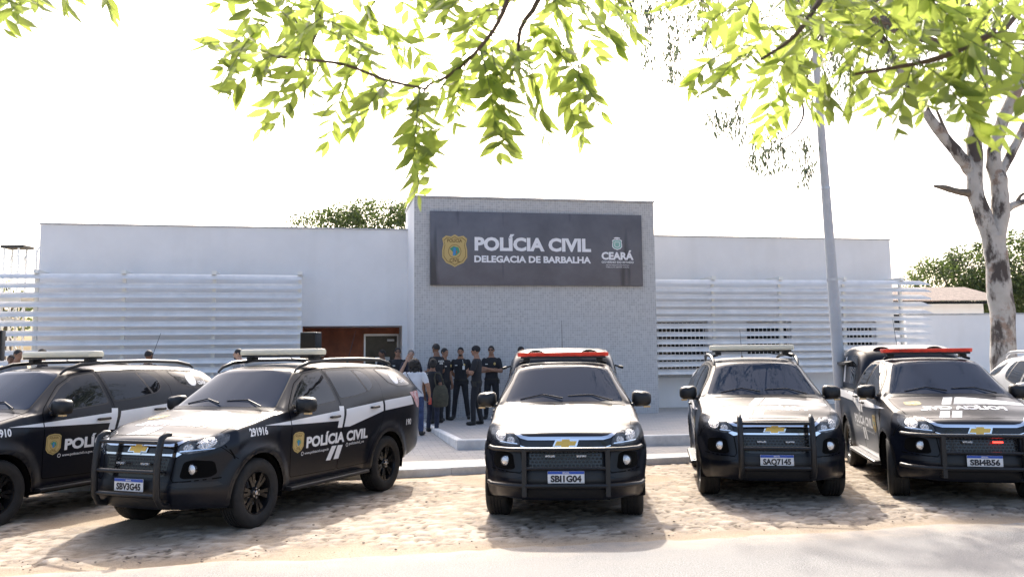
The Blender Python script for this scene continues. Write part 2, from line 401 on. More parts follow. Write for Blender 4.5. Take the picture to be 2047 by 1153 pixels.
for i in range(n-1):
    for k in range(4): fs.append((i*5+k, i*5+k+1, (i+1)*5+k+1, (i+1)*5+k))
tag(kb.add(vs, fs).build('plaza_kerb', km), kind='structure')
def stand_z(x, y):
    """height of the paving under a person"""
    if y < kerb_y(x): return 0.
    t = None
    for i in range(n-1):
        if PK[i+1].y <= y <= PK[i].y and i < 2:
            k = (y-PK[i+1].y)/(PK[i].y-PK[i+1].y); t = PK[i+1].x + k*(PK[i].x-PK[i+1].x)
    if t is not None and x > t: return .325
    if y > 22.2 and x > -2.4: return .325
    return pav_z(x, y)

# ------------------------------------------------------------------ police station
plaster = mat('white_plaster', (.80, .80, .80), .85, noise=(.7, .05), bump=(45, .25, .004))
nt = plaster.node_tree; b = nt.nodes['Principled BSDF']                      # faint vertical rain streaks and patches
tcn = N(nt, 'ShaderNodeTexCoord'); mp = N(nt, 'ShaderNodeMapping'); mp.inputs['Scale'].default_value = (1.1, 1.1, .16); nt.links.new(tcn.outputs['Object'], mp.inputs[0])
nz = N(nt, 'ShaderNodeTexNoise'); nz.inputs['Scale'].default_value = 1.6; nz.inputs['Detail'].default_value = 6; nt.links.new(mp.outputs[0], nz.inputs['Vector'])
src = b.inputs['Base Color'].links[0].from_socket
nt.links.new(mixc(nt, ramp(nt, nz.outputs['Fac'], .55, .85, (0, 0, 0), (.35, .35, .35)), src, (.66, .65, .63)), b.inputs['Base Color'])
coping = mat('grey_coping', (.46, .46, .46), .7, noise=(4, .25))
tile = mat('grey_mosaic', (.4, .4, .42), .35, bump=None); nt = tile.node_tree; b = nt.nodes['Principled BSDF']
tcn = N(nt, 'ShaderNodeTexCoord'); sx = N(nt, 'ShaderNodeSeparateXYZ'); cb = N(nt, 'ShaderNodeCombineXYZ'); nt.links.new(tcn.outputs['Object'], sx.inputs[0])
nt.links.new(sx.outputs['X'], cb.inputs['X']); nt.links.new(sx.outputs['Z'], cb.inputs['Y'])
br = N(nt, 'ShaderNodeTexBrick'); br.offset = 0; br.inputs['Scale'].default_value = 1; br.inputs['Brick Width'].default_value = .06; br.inputs['Row Height'].default_value = .06; br.inputs['Mortar Size'].default_value = .004; br.inputs['Mortar Smooth'].default_value = .1
br.inputs['Color1'].default_value = (.36, .36, .365, 1); br.inputs['Color2'].default_value = (.49, .49, .49, 1); br.inputs['Mortar'].default_value = (.62, .62, .62, 1)
nt.links.new(cb.outputs[0], br.inputs['Vector'])
nt.links.new(mixc(nt, ramp(nt, noise(nt, .5, 5), .3, .75, (0, 0, 0), (.5, .5, .5)), br.outputs['Color'], (.48, .48, .49)), b.inputs['Base Color'])
bp = N(nt, 'ShaderNodeBump'); bp.inputs['Strength'].default_value = .5; bp.inputs['Distance'].default_value = .003; bp.invert = True
nt.links.new(br.outputs['Fac'], bp.inputs['Height']); nt.links.new(bp.outputs[0], b.inputs['Normal'])
wood = mat('terracotta_wall', (.34, .115, .055), .7, noise=(3, .3))
doorg = mat('grey_glass_door', (.09, .085, .07), .12, noise=(1.5, .3))
dark = mat('dark_interior', (.03, .03, .032), .3)
whitep = mat('white_paint', (.75, .75, .74), .5)

ST = empty('police_station', P0, FA, 'low white police station with grey mosaic centre block and recessed brown entrance', 'building')
def wall_open(mb, s0, s1, z0, z1, t, th, ops):
    """a wall in the plane t with rectangular openings (s0, s1, z0, z1)"""
    xs_ = sorted({s0, s1, *[o for q in ops for o in q[:2]]}); zs_ = sorted({z0, z1, *[o for q in ops for o in q[2:]]})
    vs = {}; 
    def V(i, j, k):
        if (i, j, k) not in vs: vs[(i, j, k)] = len(mb.v); mb.v.append((xs_[i], t + (th if k else 0), zs_[j]))
        return vs[(i, j, k)]
    solid = lambda i, j: 0 <= i < len(xs_)-1 and 0 <= j < len(zs_)-1 and not any(q[0] <= (xs_[i]+xs_[i+1])/2 <= q[1] and q[2] <= (zs_[j]+zs_[j+1])/2 <= q[3] for q in ops)
    for i in range(len(xs_)-1):
        for j in range(len(zs_)-1):
            if not solid(i, j): continue
            F = []
            F.append((V(i, j, 0), V(i+1, j, 0), V(i+1, j+1, 0), V(i, j+1, 0))); F.append((V(i, j, 1), V(i, j+1, 1), V(i+1, j+1, 1), V(i+1, j, 1)))
            if not solid(i-1, j): F.append((V(i, j, 0), V(i, j+1, 0), V(i, j+1, 1), V(i, j, 1)))
            if not solid(i+1, j): F.append((V(i+1, j, 0), V(i+1, j, 1), V(i+1, j+1, 1), V(i+1, j+1, 0)))
            if not solid(i, j-1): F.append((V(i, j, 0), V(i, j, 1), V(i+1, j, 1), V(i+1, j, 0)))
            if not solid(i, j+1): F.append((V(i, j+1, 0), V(i+1, j+1, 0), V(i+1, j+1, 1), V(i, j+1, 1)))
            mb.f += F; mb.mi += [0]*len(F)
TT = 2.0
m = MB(); wall_open(m, -11.83, -2.52, 0, 5.30, TT, .2, [(-5.30, -2.66, 0, 2.69)])
m.box(-11.83, -11.63, TT+.2, 13, 0, 5.30); m.box(-11.63, -2.52, 12.8, 13, 0, 5.30)
m.build('wall', plaster, ST)
wins = [(4.55, 6.2, 1.22, 2.80), (7.42, 8.85, 1.22, 2.78), (10.25, 11.65, 1.22, 2.76)]
m = MB(); wall_open(m, 3.88, 12.27, 0, 5.25, TT, .2, wins); m.box(12.07, 12.27, TT+.2, 13, 0, 5.25); m.box(3.88, 12.07, 12.8, 13, 0, 5.25)
m.build('wall', plaster, ST)
m = MB(); m.box(-11.63, -2.52, TT+.2, 12.8, 5.0, 5.1); m.box(3.88, 12.07, TT+.2, 12.8, 4.95, 5.05); m.build('roof', coping, ST)
m = MB(); m.box(-11.86, -2.52, TT-.03, TT+.24, 5.30, 5.335); m.box(-11.86, -11.6, TT+.24, 13, 5.30, 5.335); m.build('coping', coping, ST)
m = MB(); m.box(3.88, 12.30, TT-.03, TT+.24, 5.25, 5.285); m.box(12.04, 12.30, TT+.24, 13, 5.25, 5.285); m.build('coping', coping, ST)
MB().box(-2.52, 3.88, 0.014, TT+.6, 0, 5.88).build('tower_block', plaster, ST)
MB().box(-2.51, 3.88, 0, .012, .0, 5.87).build('mosaic_cladding', tile, ST)
MB().box(-2.55, 3.91, -.03, TT+.63, 5.88, 5.925).build('coping', coping, ST)
# entrance recess
m = MB(); m.box(-5.30, -3.62, 4.0, 4.1, 0, 2.75); m.box(-5.42, -5.30, TT+.2, 4.0, 0, 2.75); m.build('entrance_wall', wood, ST)
MB().box(-5.30, -2.53, TT+.2, 4.0, 2.70, 2.78).build('entrance_ceiling', plaster, ST)
MB().box(-2.60, -2.53, TT+.6, 4.1, 0, 2.7).build('entrance_side', plaster, ST)
dr = MB().box(-3.62, -2.60, 4.03, 4.08, .25, 2.52).build('door', doorg, ST)
m = MB(); m.box(-3.62, -3.57, 3.99, 4.029, .25, 2.52); m.box(-2.66, -2.61, 3.99, 4.029, .25, 2.52); m.box(-3.57, -2.66, 3.99, 4.029, 2.46, 2.52); m.build('door_frame', M['steel'], dr)
MB().tube([(-2.85, 3.99, 1.0), (-2.85, 3.96, 1.02), (-2.85, 3.96, 1.4), (-2.85, 3.99, 1.42)], .015).build('handle', M['steel'], dr)
MB().box(-3.62, -2.60, 4.0, 4.1, 2.52, 2.75).build('door_lintel', wood, ST)
MB().box(-2.95, -2.75, 3.86, 3.98, 2.3, 2.36).build('emergency_light', whitep, ST)
for s0, s1, z0, z1 in wins:
    w = MB()
    w.box(s0, s1, TT+.10, TT+.14, z0, z0+.05); w.box(s0, s1, TT+.10, TT+.14, z1-.05, z1); w.box(s0, s0+.05, TT+.10, TT+.14, z0+.05, z1-.05); w.box(s1-.05, s1, TT+.10, TT+.14, z0+.05, z1-.05)
    wo = w.build('window', whitep, ST)
    MB().box(s0+.05, s1-.05, TT+.11, TT+.13, z0+.05, z1-.05).build('pane', M['glass'], wo)
    g = MB(); k = int((s1-s0)/.12)
    for i in range(1, k): x = s0+(s1-s0)*i/k; g.box(x-.010, x+.010, TT+.02, TT+.04, z0, z1)
    z = z0+.2
    while z < z1: g.box(s0, s1, TT+.041, TT+.055, z-.01, z+.01); z += .26
    g.build('grille', whitep, wo)
    MB().box(s0-.05, s1+.05, TT-.04, TT+.1, z0-.05, z0-.002).build('sill', coping, wo)

# sign
sg = empty('signboard', fw(0, 0, 0), FA, 'wide dark grey sign board reading POLÍCIA CIVIL on the mosaic block', 'sign')
signm = mat('sign_panel', (.115, .115, .135), .35, noise=(.9, .25)); nt = signm.node_tree; b = nt.nodes['Principled BSDF']
tcn = N(nt, 'ShaderNodeTexCoord'); mp = N(nt, 'ShaderNodeMapping'); mp.inputs['Scale'].default_value = (2.5, 2.5, .35); nt.links.new(tcn.outputs['Object'], mp.inputs[0])
nz = N(nt, 'ShaderNodeTexNoise'); nz.inputs['Scale'].default_value = 1.1; nt.links.new(mp.outputs[0], nz.inputs['Vector'])
nt.links.new(mixc(nt, ramp(nt, nz.outputs['Fac'], .64, .72), b.inputs['Base Color'].links[0].from_socket, (.05, .05, .06)), b.inputs['Base Color'])
MB().box(-2.12, 3.50, -.10, -.004, 3.64, 5.52).build('panel', signm, sg, bevel=.006)
signw = mat('sign_letter', (.80, .80, .83), .5)
def sign_text(t, s0, z0, width, h, bold, parent=sg, m=signw, nm='lettering', dep=-.106):
    sh = text_shape(t, width, h, bold); vs, fs = sh
    mb = MB(); mb.add([(s0+x, dep, z0+y) for x, y in vs], fs); return mb.build(nm, m, parent)
sign_text('POLÍCIA CIVIL', -.99, 4.54, 3.08, .325, .045)
sign_text('DELEGACIA DE BARBALHA', -1.0, 4.23, 3.08, .165, .04)
sign_text('CEARÁ', 2.37, 4.335, .88, .19, .045)
sign_text('GOVERNO DO ESTADO', 2.37, 4.235, .88, .055, .02)
sign_text('SECRETARIA DA SEGURANÇA', 2.49, 4.17, .64, .032, .0)
sign_text('PÚBLICA E DEFESA SOCIAL', 2.49, 4.115, .64, .032, .0)
cr = None
for shp, mm, off in crest_shapes(.64, .83):
    vs, fs = shp; mb = MB().add([(x-1.50, -.106-off, y+4.51) for x, y in vs], fs)
    q = mb.build('crest' if cr is None else 'crest_detail', M[mm], cr or sg); cr = cr or q
cr = None
mint = mat('crest_mint', (.22, .42, .38), .5)
for P, mm, off, sc in ((SHIELD, signw, 0, 1), (SHIELD, mint, .0012, .86), (SHIELD, signw, .0024, .55), (SHIELD, mint, .0036, .45)):
    q = MB().add([(2.805+x*.34*sc, -.106-off, 4.725+y*.27*sc) for x, y in P], [tuple(range(len(P)))]).build('crest' if cr is None else 'crest_detail', mm, cr or sg); cr = cr or q
MB().add([(2.805+x, -.106, 4.88+y) for x, y in [(-.08, 0), (.08, 0), (.085, .03), (.05, .025), (.03, .045), (0, .03), (-.03, .045), (-.05, .025), (-.085, .03)]], [tuple(range(9))]).build('crest_detail', signw, cr)

# louvre screens
slatm = mat('aluminium_slat', (.76, .75, .73), .42, metal=.25, spec=.5, noise=(2.0, .12))
postm = mat('white_steel', (.82, .82, .78), .5)
def louvre(label, s0, s1, ztop, count, step, posts, pointed, tq=1.2):
    L = empty('louvre_screen', fw((s0+s1)/2, tq, 0), FA, label, 'louvre screen', 'aluminium louvre screens in front of the wings')
    h = (s1-s0)/2
    ctl = [(-.084, -.010), (-.06, -.012), (0, -.014), (.06, -.009), (.086, 0), (.06, .009), (0, .010), (-.06, .006)]      # blade section (along, across)
    for i in range(count):
        z = ztop - step*i + rnd.uniform(-.004, .004); tilt = rad(50 + rnd.uniform(-4, 4)); sag = rnd.uniform(-.012, .012)
        ct, st_ = math.cos(tilt), math.sin(tilt); vs = []; K = 7
        for k in range(K):
            x = -h + 2*h*k/(K-1); zz = z + sag*math.sin(math.pi*k/(K-1)*2)
            for (a, c) in ctl:
                xx = x
                if pointed and k == K-1: xx = x - .30*(a+.086)/.172
                vs.append((xx, a*ct - c*st_, zz + a*st_ + c*ct))
        m_ = len(ctl); fs = [(k*m_+j, k*m_+(j+1) % m_, (k+1)*m_+(j+1) % m_, (k+1)*m_+j) for k in range(K-1) for j in range(m_)]
        fs += [tuple(range(m_)), tuple((K-1)*m_+j for j in range(m_-1, -1, -1))]
        MB().add(vs, fs).build('slat', slatm, L, True)
    c0 = (s0+s1)/2; zb = ztop - step*count
    for p in posts:
        MB().box(p-c0-.04, p-c0+.04, .085, .165, zb if not pointed else zb+.1, ztop+.06).build('post', postm, L)
        MB().box(p-c0-.055, p-c0+.055, -.03, TT-tq, ztop+.061, ztop+.15).build('bracket', postm, L)
        MB().box(p-c0-.04, p-c0+.04, .166, TT-tq, zb+.5, zb+.56).build('bracket', postm, L)
louvre('silver louvre screen left of the entrance', -16.5, -5.30, 3.92, 15, .234, [-15.7, -13.7, -11.64, -9.63, -7.48, -5.36], False)
louvre('silver louvre screen with pointed blade ends right of the mosaic block', 3.95, 13.0, 3.88, 13, .2105, [6.08, 8.14, 10.18, 12.05], True)
# ------------------------------------------------------------------ vehicles
# car frame: x forward from the front axle, y to the car's left, z up
FY, WR = .92, .385
def kf(t, x):
    k = sorted(t); return np.interp(x, [q[0] for q in k], [q[1] for q in k])
def smooth_kf(t, x, w=.05):
    return np.mean([kf(t, x+d) for d in np.linspace(-w, w, 5)], axis=0)
def car_ring_controls(x, pick):
    """half section at x: list of (y, z) control points, underside centre to roof centre"""
    q = lambda *t, w=.05: float(smooth_kf(t, x, w))
    rear = -4.42 if pick else -3.93; ab = -3.096 if pick else -2.845
    zb = q((.75, .30), (.5, .27), (0, .33), (-2.6, .33), (ab-.5, .38), (rear, .50))
    zbelt = q((-.34, 1.215), (-.47, 1.235), (-.8, 1.25), (-1.6, 1.285), (-2.3, 1.36), (-2.5, 1.38), (-3.3, 1.42), (-3.9, 1.42)) if not pick else q((-.34, 1.215), (-.47, 1.235), (-.8, 1.25), (-1.6, 1.285), (-2.25, 1.34), (-2.34, 1.30), (-2.5, 1.26), (-4.4, 1.28))
    c = [(0, zb), (.76, zb), (.865, zb+.01), (.885, zb+.09), (.890, .60), (.908, .82)]
    zs = q((.75, .91), (.4, .98), (0, 1.02), (-.5, 1.09), (-2.5, 1.20), (-3.5, 1.26), (-4.4, 1.2))
    if x > -.34:
        c += [(.918, zs-.06), (.908, zs+.01)]
        z8 = q((.744, 1.0), (.55, 1.05), (.4, 1.085), (0, 1.14), (-.34, 1.215), (-.5, 1.26)); zc = q((.744, 1.055), (.55, 1.115), (.4, 1.15), (0, 1.21), (-.34, 1.265), (-.5, 1.285))
        d = zc-z8
        c += [(.872, z8), (.845, z8+.30*d), (.81, z8+.45*d), (.775, z8+.54*d), (.70, z8+.62*d), (.4, z8+.90*d), (.2, z8+.98*d), (0, zc)]
        return c
    c += [(.925, zs-.05), (.918, zs+.02)]
    if pick and x < -2.36:
        c += [(.90, zbelt-.03), (.885, zbelt), (.86, zbelt+.003), (.80, zbelt+.004), (.7, zbelt+.005), (.4, zbelt+.006), (.2, zbelt+.006), (0, zbelt+.006)]; return c
    roof = smooth_kf([(-1.02, 1.74), (-1.25, 1.775), (-1.6, 1.80), (-2.2, 1.81), (-3.0, 1.795), (-3.5, 1.765), (-3.78, 1.71), (-3.84, 1.60), (-3.93, 1.30)] if not pick else [(-1.02, 1.74), (-1.25, 1.77), (-1.6, 1.785), (-2.1, 1.775), (-2.28, 1.74), (-2.36, 1.4)], x, .03)
    ws = float(kf([(-.33, 1.262), (-1.02, 1.745), (-1.06, 1.80), (-2, 3)], x))           # windscreen centre line
    zc = min(float(roof), ws)
    if x > -1.10:
        t = (x+.47)/(-.61); t = max(0, min(1, t)); yr = .775 + (.60-.775)*t; zr = 1.262 + (1.692-1.262)*t
        if x > -.47: zr = 1.235+.027*(x+.34)/(-.13)
    else:
        yr = q((-1.10, .60), (-1.5, .635), (-2.2, .645), (-3.0, .63), (-3.5, .60), (-3.93, .58), w=.1); zr = float(roof) - q((-1.1, .055), (-1.5, .05), (-2.2, .05), (-3.5, .055), (-3.93, .05))
    wb = .872
    k = 1.0
    c += [(wb, zbelt), (wb-.018, zbelt+.04*min(1, max(.15, (zr-zbelt)/.3)))]
    zm = zbelt+.04 + .55*(zr-zbelt-.04) if zr > zbelt+.06 else zbelt + .6*(zr-zbelt)
    ym = yr + (wb-yr)*.56
    c += [(ym, zm), (yr+.012, zr-.012), (yr-.045, zr+.35*(zc-zr)), (.4, zr+.80*(zc-zr)), (.2, zr+.96*(zc-zr)), (0, zc)]
    return c
def bspline(c, n):
    P = np.array([c[0]]*2 + list(c) + [c[-1]]*2, float); P[0] = P[2]*2-P[3]; P[0][1] = P[3][1] if False else P[0][1]
    m = len(P)-3; t = np.linspace(0, m-1e-6, n); i = t.astype(int); u = (t-i)[:, None]
    return ((1-u)**3*P[i] + (3*u**3-6*u**2+4)*P[i+1] + (-3*u**3+3*u**2+3*u+1)*P[i+2] + u**3*P[i+3])/6, m
NR = 76
def car_body(pick):
    rear = -4.42 if pick else -3.93; ab = -3.096 if pick else -2.845
    xs_ = list(np.arange(.744, rear, -.024)); rings = []
    for x in xs_:
        r, m_ = bspline(car_ring_controls(x, pick), NR); r[0][0] = 0; r[-1][0] = 0
        f = 1.0
        if x > .355: f = ((.905-x)/.55)**(1/5.2)
        xr = rear+.55
        if x < xr: f = 1 - .10*((xr-x)/.55)**3.0
        r[:, 0] *= f
        for a in (0, ab):                                       # wheel-arch flares
            d = np.hypot(x-a, r[:, 1]-.40); bump = .042*np.clip(1-np.abs(d-.46)/.13, 0, 1)**.8*(r[:, 0] > .5)*(r[:, 1] < 1.0)*np.clip((1.0-r[:, 1])/.15, 0, 1)
            r[:, 0] += bump
        rings.append(r)
    def bow(z): return np.interp(z, [.25, .36, .50, .62, .78, .92, .98, 1.03, 1.06], [-.10, -.02, .035, .005, -.02, -.045, -.06, -.085, -.11])
    vs = []; fs = []
    def bl(x): t = np.clip((x-.15)/.55, 0, 1); return t*t*(3-2*t)
    for x, r in zip(xs_, rings):
        for y, z in r: vs.append((x + bl(x)*bow(z), y, z))
    for i in range(len(xs_)-1):
        for j in range(NR-1): fs.append((i*NR+j, i*NR+j+1, (i+1)*NR+j+1, (i+1)*NR+j))
    # front cap
    iE = int(round((NR-1)*(8.6)/(m_)));
    r0 = rings[0]; top = list(range(iE, NR)); fr = [1 - r0[j][0]/r0[iE][0] for j in top]      # 0 at the edge .. 1 at the centre line
    us = [1-t for t in fr]
    base = len(vs); rows = []
    fac0 = ((.905-.744)/.55)**(1/5.2)
    def capx(u, z): return .905 - .55*(abs(u)*fac0)**5.2 + bow(z)
    for j in range(0, iE+1):
        row = []
        for k, u in enumerate(us):
            if k == 0: row.append(j)
            else:
                vs.append((capx(u, r0[j][1]), r0[j][0]*u, r0[j][1])); row.append(len(vs)-1)
        rows.append(row)
    # strips bridging from the cap's top row back to the first hood ring
    zE = r0[iE][1]; K = 4
    for s_ in range(1, K+1):
        row = [iE]
        for k, u in enumerate(us):
            if k == 0: continue
            j = top[k]; zj = r0[j][1]
            if s_ == K: row.append(j); continue
            t = s_/K; zz = zE + (zj-zE)*math.sin(t*math.pi/2); x0 = capx(u, zE); x1 = .744 + bow(zj)
            vs.append((x0 + (x1-x0)*(1-math.cos(t*math.pi/2)), r0[iE][0]*u + (r0[j][0]-r0[iE][0]*u)*t, zz)); row.append(len(vs)-1)
        rows.append(row)
    for a, c in zip(rows[:-1], rows[1:]):
        for k in range(len(us)-1):
            q = []
            for v in (a[k], a[k+1], c[k+1], c[k]):
                if v not in q: q.append(v)
            if len(q) > 2: fs.append(tuple(q))
    # rear cap
    o_ = (len(xs_)-1)*NR; rl = rings[-1]; rr = []
    for j in range(NR):
        row = [o_+j]
        for k in range(1, 7):
            u = 1-k/6; vs.append((xs_[-1] - .05*(1-u*u), rl[j][0]*u, rl[j][1])); row.append(len(vs)-1)
        rr.append(row)
    for j in range(NR-1):
        for k in range(6): fs.append((rr[j][k], rr[j+1][k], rr[j+1][k+1], rr[j][k+1]))
    # mirror to the right side
    n_ = len(vs); vs += [(x, -y, z) for x, y, z in vs]; fs += [tuple(i+n_ for i in reversed(f)) for f in fs]
    b = bmesh.new(); bv = [b.verts.new(v) for v in vs]
    for f in fs:
        try: b.faces.new([bv[i] for i in f])
        except ValueError: pass
    bmesh.ops.remove_doubles(b, verts=b.verts, dist=.0008)
    bmesh.ops.dissolve_degenerate(b, edges=b.edges, dist=1e-5)
    bmesh.ops.recalc_face_normals(b, faces=b.faces)
    bvh = BVHTree.FromBMesh(b)
    # wheel openings
    R_ = .437
    for a in (0, ab):
        kill = [f for f in b.faces if (lambda c: math.hypot(c.x-a, c.z-.395) < R_ and abs(c.y) > .45)(f.calc_center_median())]
        bmesh.ops.delete(b, geom=kill, context='FACES')
        for v in b.verts:
            if v.is_boundary and abs(v.co.y) > .45:
                dx, dz = v.co.x-a, v.co.z-.395; d = math.hypot(dx, dz)
                if d < R_+.06 and dz > -.09: v.co.x = a+dx/d*R_; v.co.z = .395+dz/d*R_
    me = bpy.data.meshes.new('body'); b.to_mesh(me); b.free()
    return me, bvh

class Skin:
    """lays 2-D shapes on a body: side (x, z), front (y, z), top (x, y)"""
    def __init__(s, bvh): s.b = bvh
    def hit(s, o, d, off):
        h = s.b.ray_cast(Vector(o), Vector(d))
        if h[0] is None:
            h = s.b.find_nearest(Vector(o) + Vector(d)*(1.1 if abs(d[1]) else 2.2))
        n = h[1].copy()
        if n.dot(Vector(d)) > 0: n = -n
        n = (n*.5 - Vector(d)*.5).normalized()
        return h[0] + n*off
    def lay(s, shape, plane, off, step=.05):
        vs, fs = subdivide_shape(shape, step)
        if plane == 'left': P = [s.hit((u, 2, v), (0, -1, 0), off) for u, v in vs]
        elif plane == 'right': P = [s.hit((u, -2, v), (0, 1, 0), off) for u, v in vs]
        elif plane == 'front': P = [s.hit((3, u, v), (-1, 0, 0), off) for u, v in vs]
        elif plane == 'rear': P = [s.hit((-7, u, v), (1, 0, 0), off) for u, v in vs]
        else: P = [s.hit((u, v, 4), (0, 0, -1), off) for u, v in vs]
        return P, fs
    def part(s, name, shape, plane, off, m, parent, step=.05, smooth=True):
        P, fs = s.lay(shape, plane, off, step); return MB().add(P, fs).build(name, m, parent, smooth)
    def parts(s, name, shapes, plane, off, m, parent, step=.05):
        mb = MB()
        for sh in shapes: mb.add(*s.lay(sh, plane, off, step))
        return mb.build(name, m, parent, True)
def shift(shape, dx, dy, fx=1, fy=1): return [(dx+fx*x, dy+fy*y) for x, y in shape[0]], shape[1]
def flipx(pts): return [(-x, y) for x, y in pts]

GLASS_F = [(-.70, 1.325), (-.98, 1.545), (-1.20, 1.655), (-1.50, 1.70), (-1.60, 1.325), (-1.10, 1.285), (-.72, 1.265)]
GLASS_R = [(-1.71, 1.345), (-1.60, 1.70), (-2.1, 1.705), (-2.42, 1.685), (-2.55, 1.60), (-2.57, 1.49), (-2.46, 1.425), (-2.1, 1.372)]
GLASS_Q = [(-2.83, 1.70), (-3.15, 1.69), (-3.40, 1.64), (-3.60, 1.475), (-3.52, 1.455), (-3.22, 1.455), (-3.0, 1.52)]
GLASS_RP = [(-1.71, 1.345), (-1.60, 1.69), (-1.9, 1.69), (-2.06, 1.64), (-2.14, 1.45), (-2.10, 1.385)]
DOOR_F = [(-.585, 1.235), (-.58, .85), (-.60, .475), (-1.57, .455), (-1.645, .9), (-1.655, 1.30), (-1.535, 1.728), (-1.18, 1.685), (-.95, 1.57), (-.64, 1.31)]
DOOR_R = [(-1.667, .9), (-1.59, .455), (-2.30, .45), (-2.36, .60), (-2.47, .76), (-2.66, .93), (-2.73, 1.1), (-2.74, 1.5), (-2.60, 1.715), (-2.2, 1.735), (-1.555, 1.732), (-1.677, 1.30)]
DOOR_RP = [(-1.667, .9), (-1.59, .455), (-2.24, .45), (-2.27, .70), (-2.30, 1.0), (-2.31, 1.33), (-2.24, 1.60), (-2.12, 1.71), (-1.9, 1.72), (-1.555, 1.722), (-1.677, 1.30)]
def inset(poly, d):
    c = Vector((sum(p[0] for p in poly)/len(poly), sum(p[1] for p in poly)/len(poly))); out = []
    n_ = len(poly); area = sum(poly[i-1][0]*poly[i][1]-poly[i][0]*poly[i-1][1] for i in range(n_)); sg_ = 1 if area > 0 else -1
    for i in range(n_):
        p0, p1, p2 = Vector(poly[i-1]), Vector(poly[i]), Vector(poly[(i+1) % n_])
        a = (p1-p0).normalized(); c_ = (p2-p1).normalized(); nn = Vector((-(a+c_).y, (a+c_).x))*sg_
        if nn.length < 1e-6: nn = Vector((-a.y, a.x))*sg_
        nn.normalize(); out.append(tuple(p1 + nn*d/max(.6, abs(nn.dot(Vector((-a.y, a.x)))))))
    return out

def wheel(parent, x, side, steer=0):
    s = side
    w = empty('wheel', (x, s*.785, WR), 0); w.parent = parent
    prof = [(-.10, .235), (-.118, .25), (-.130, .30), (-.128, .345), (-.112, .372), (-.095, .381)]
    for k in range(5):                                    # tread ribs with grooves
        y0 = -.09 + k*.036; prof += [(y0, .385), (y0+.026, .385), (y0+.028, .374), (y0+.034, .374)]
    prof = prof[:-2] + [(.095, .381), (.112, .372), (.128, .345), (.130, .30), (.118, .25), (.10, .235)]
    t = MB().lathe(prof, 56); t.build('tyre', M['rubber'], w, True)
    r = MB(); o = .10*s
    r.lathe([(.085*s, .238), (.108*s, .240), (.110*s, .228), (.095*s, .222), (-.05*s, .205), (-.06*s, .0)], 40)
    r.lathe([(.070*s, .07), (.092*s, .06), (.098*s, .035), (.100*s, .0)], 20)
    for k in range(6):
        for d in (-.16, .16):
            a = 2*math.pi*k/6 + .2; ca, sa = math.cos(a), math.sin(a); cb_, sb_ = math.cos(a+d), math.sin(a+d)
            p0 = Vector((ca*.045, .075*s, sa*.045)); p1 = Vector((cb_*.14, .088*s, sb_*.14)); p2 = Vector((cb_*.225, .092*s, sb_*.225))
            tn = Vector((-sb_, 0, cb_)); vs = []
            for p, wd in ((p0, .018), (p1, .017), (p2, .024)):
                for q in (-1, 1):
                    vs.append(p + tn*wd*q); vs.append(p + tn*wd*q*.75 + Vector((0, -.035*s, 0)))
            r.add(vs, [(0, 2, 6, 4), (4, 6, 10, 8), (0, 4, 5, 1), (4, 8, 9, 5), (2, 3, 7, 6), (6, 7, 11, 10), (1, 5, 7, 3), (5, 9, 11, 7)])
    ro = r.build('rim', M['rim'], w, True)
    bo = MB()
    for k in range(6):
        a = 2*math.pi*(k+.5)/6; bo.lathe([(.085*s, .011), (.101*s, .010), (.103*s, 0)], 8, c=(math.cos(a)*.05, 0, math.sin(a)*.05))
    bo.lathe([(.100*s, .024), (.104*s, .02), (.105*s, 0)], 16); 
    bo.build('wheel_bolts', M['steel'], w, True).data['n'] = 1
    MB().lathe([(-.02*s, .16), (.0*s, .16), (.0*s, .05)], 28).build('brake_disc', M['steel'], w, True)
    w.rotation_euler = (0, rnd.uniform(0, 6), steer)
    return w

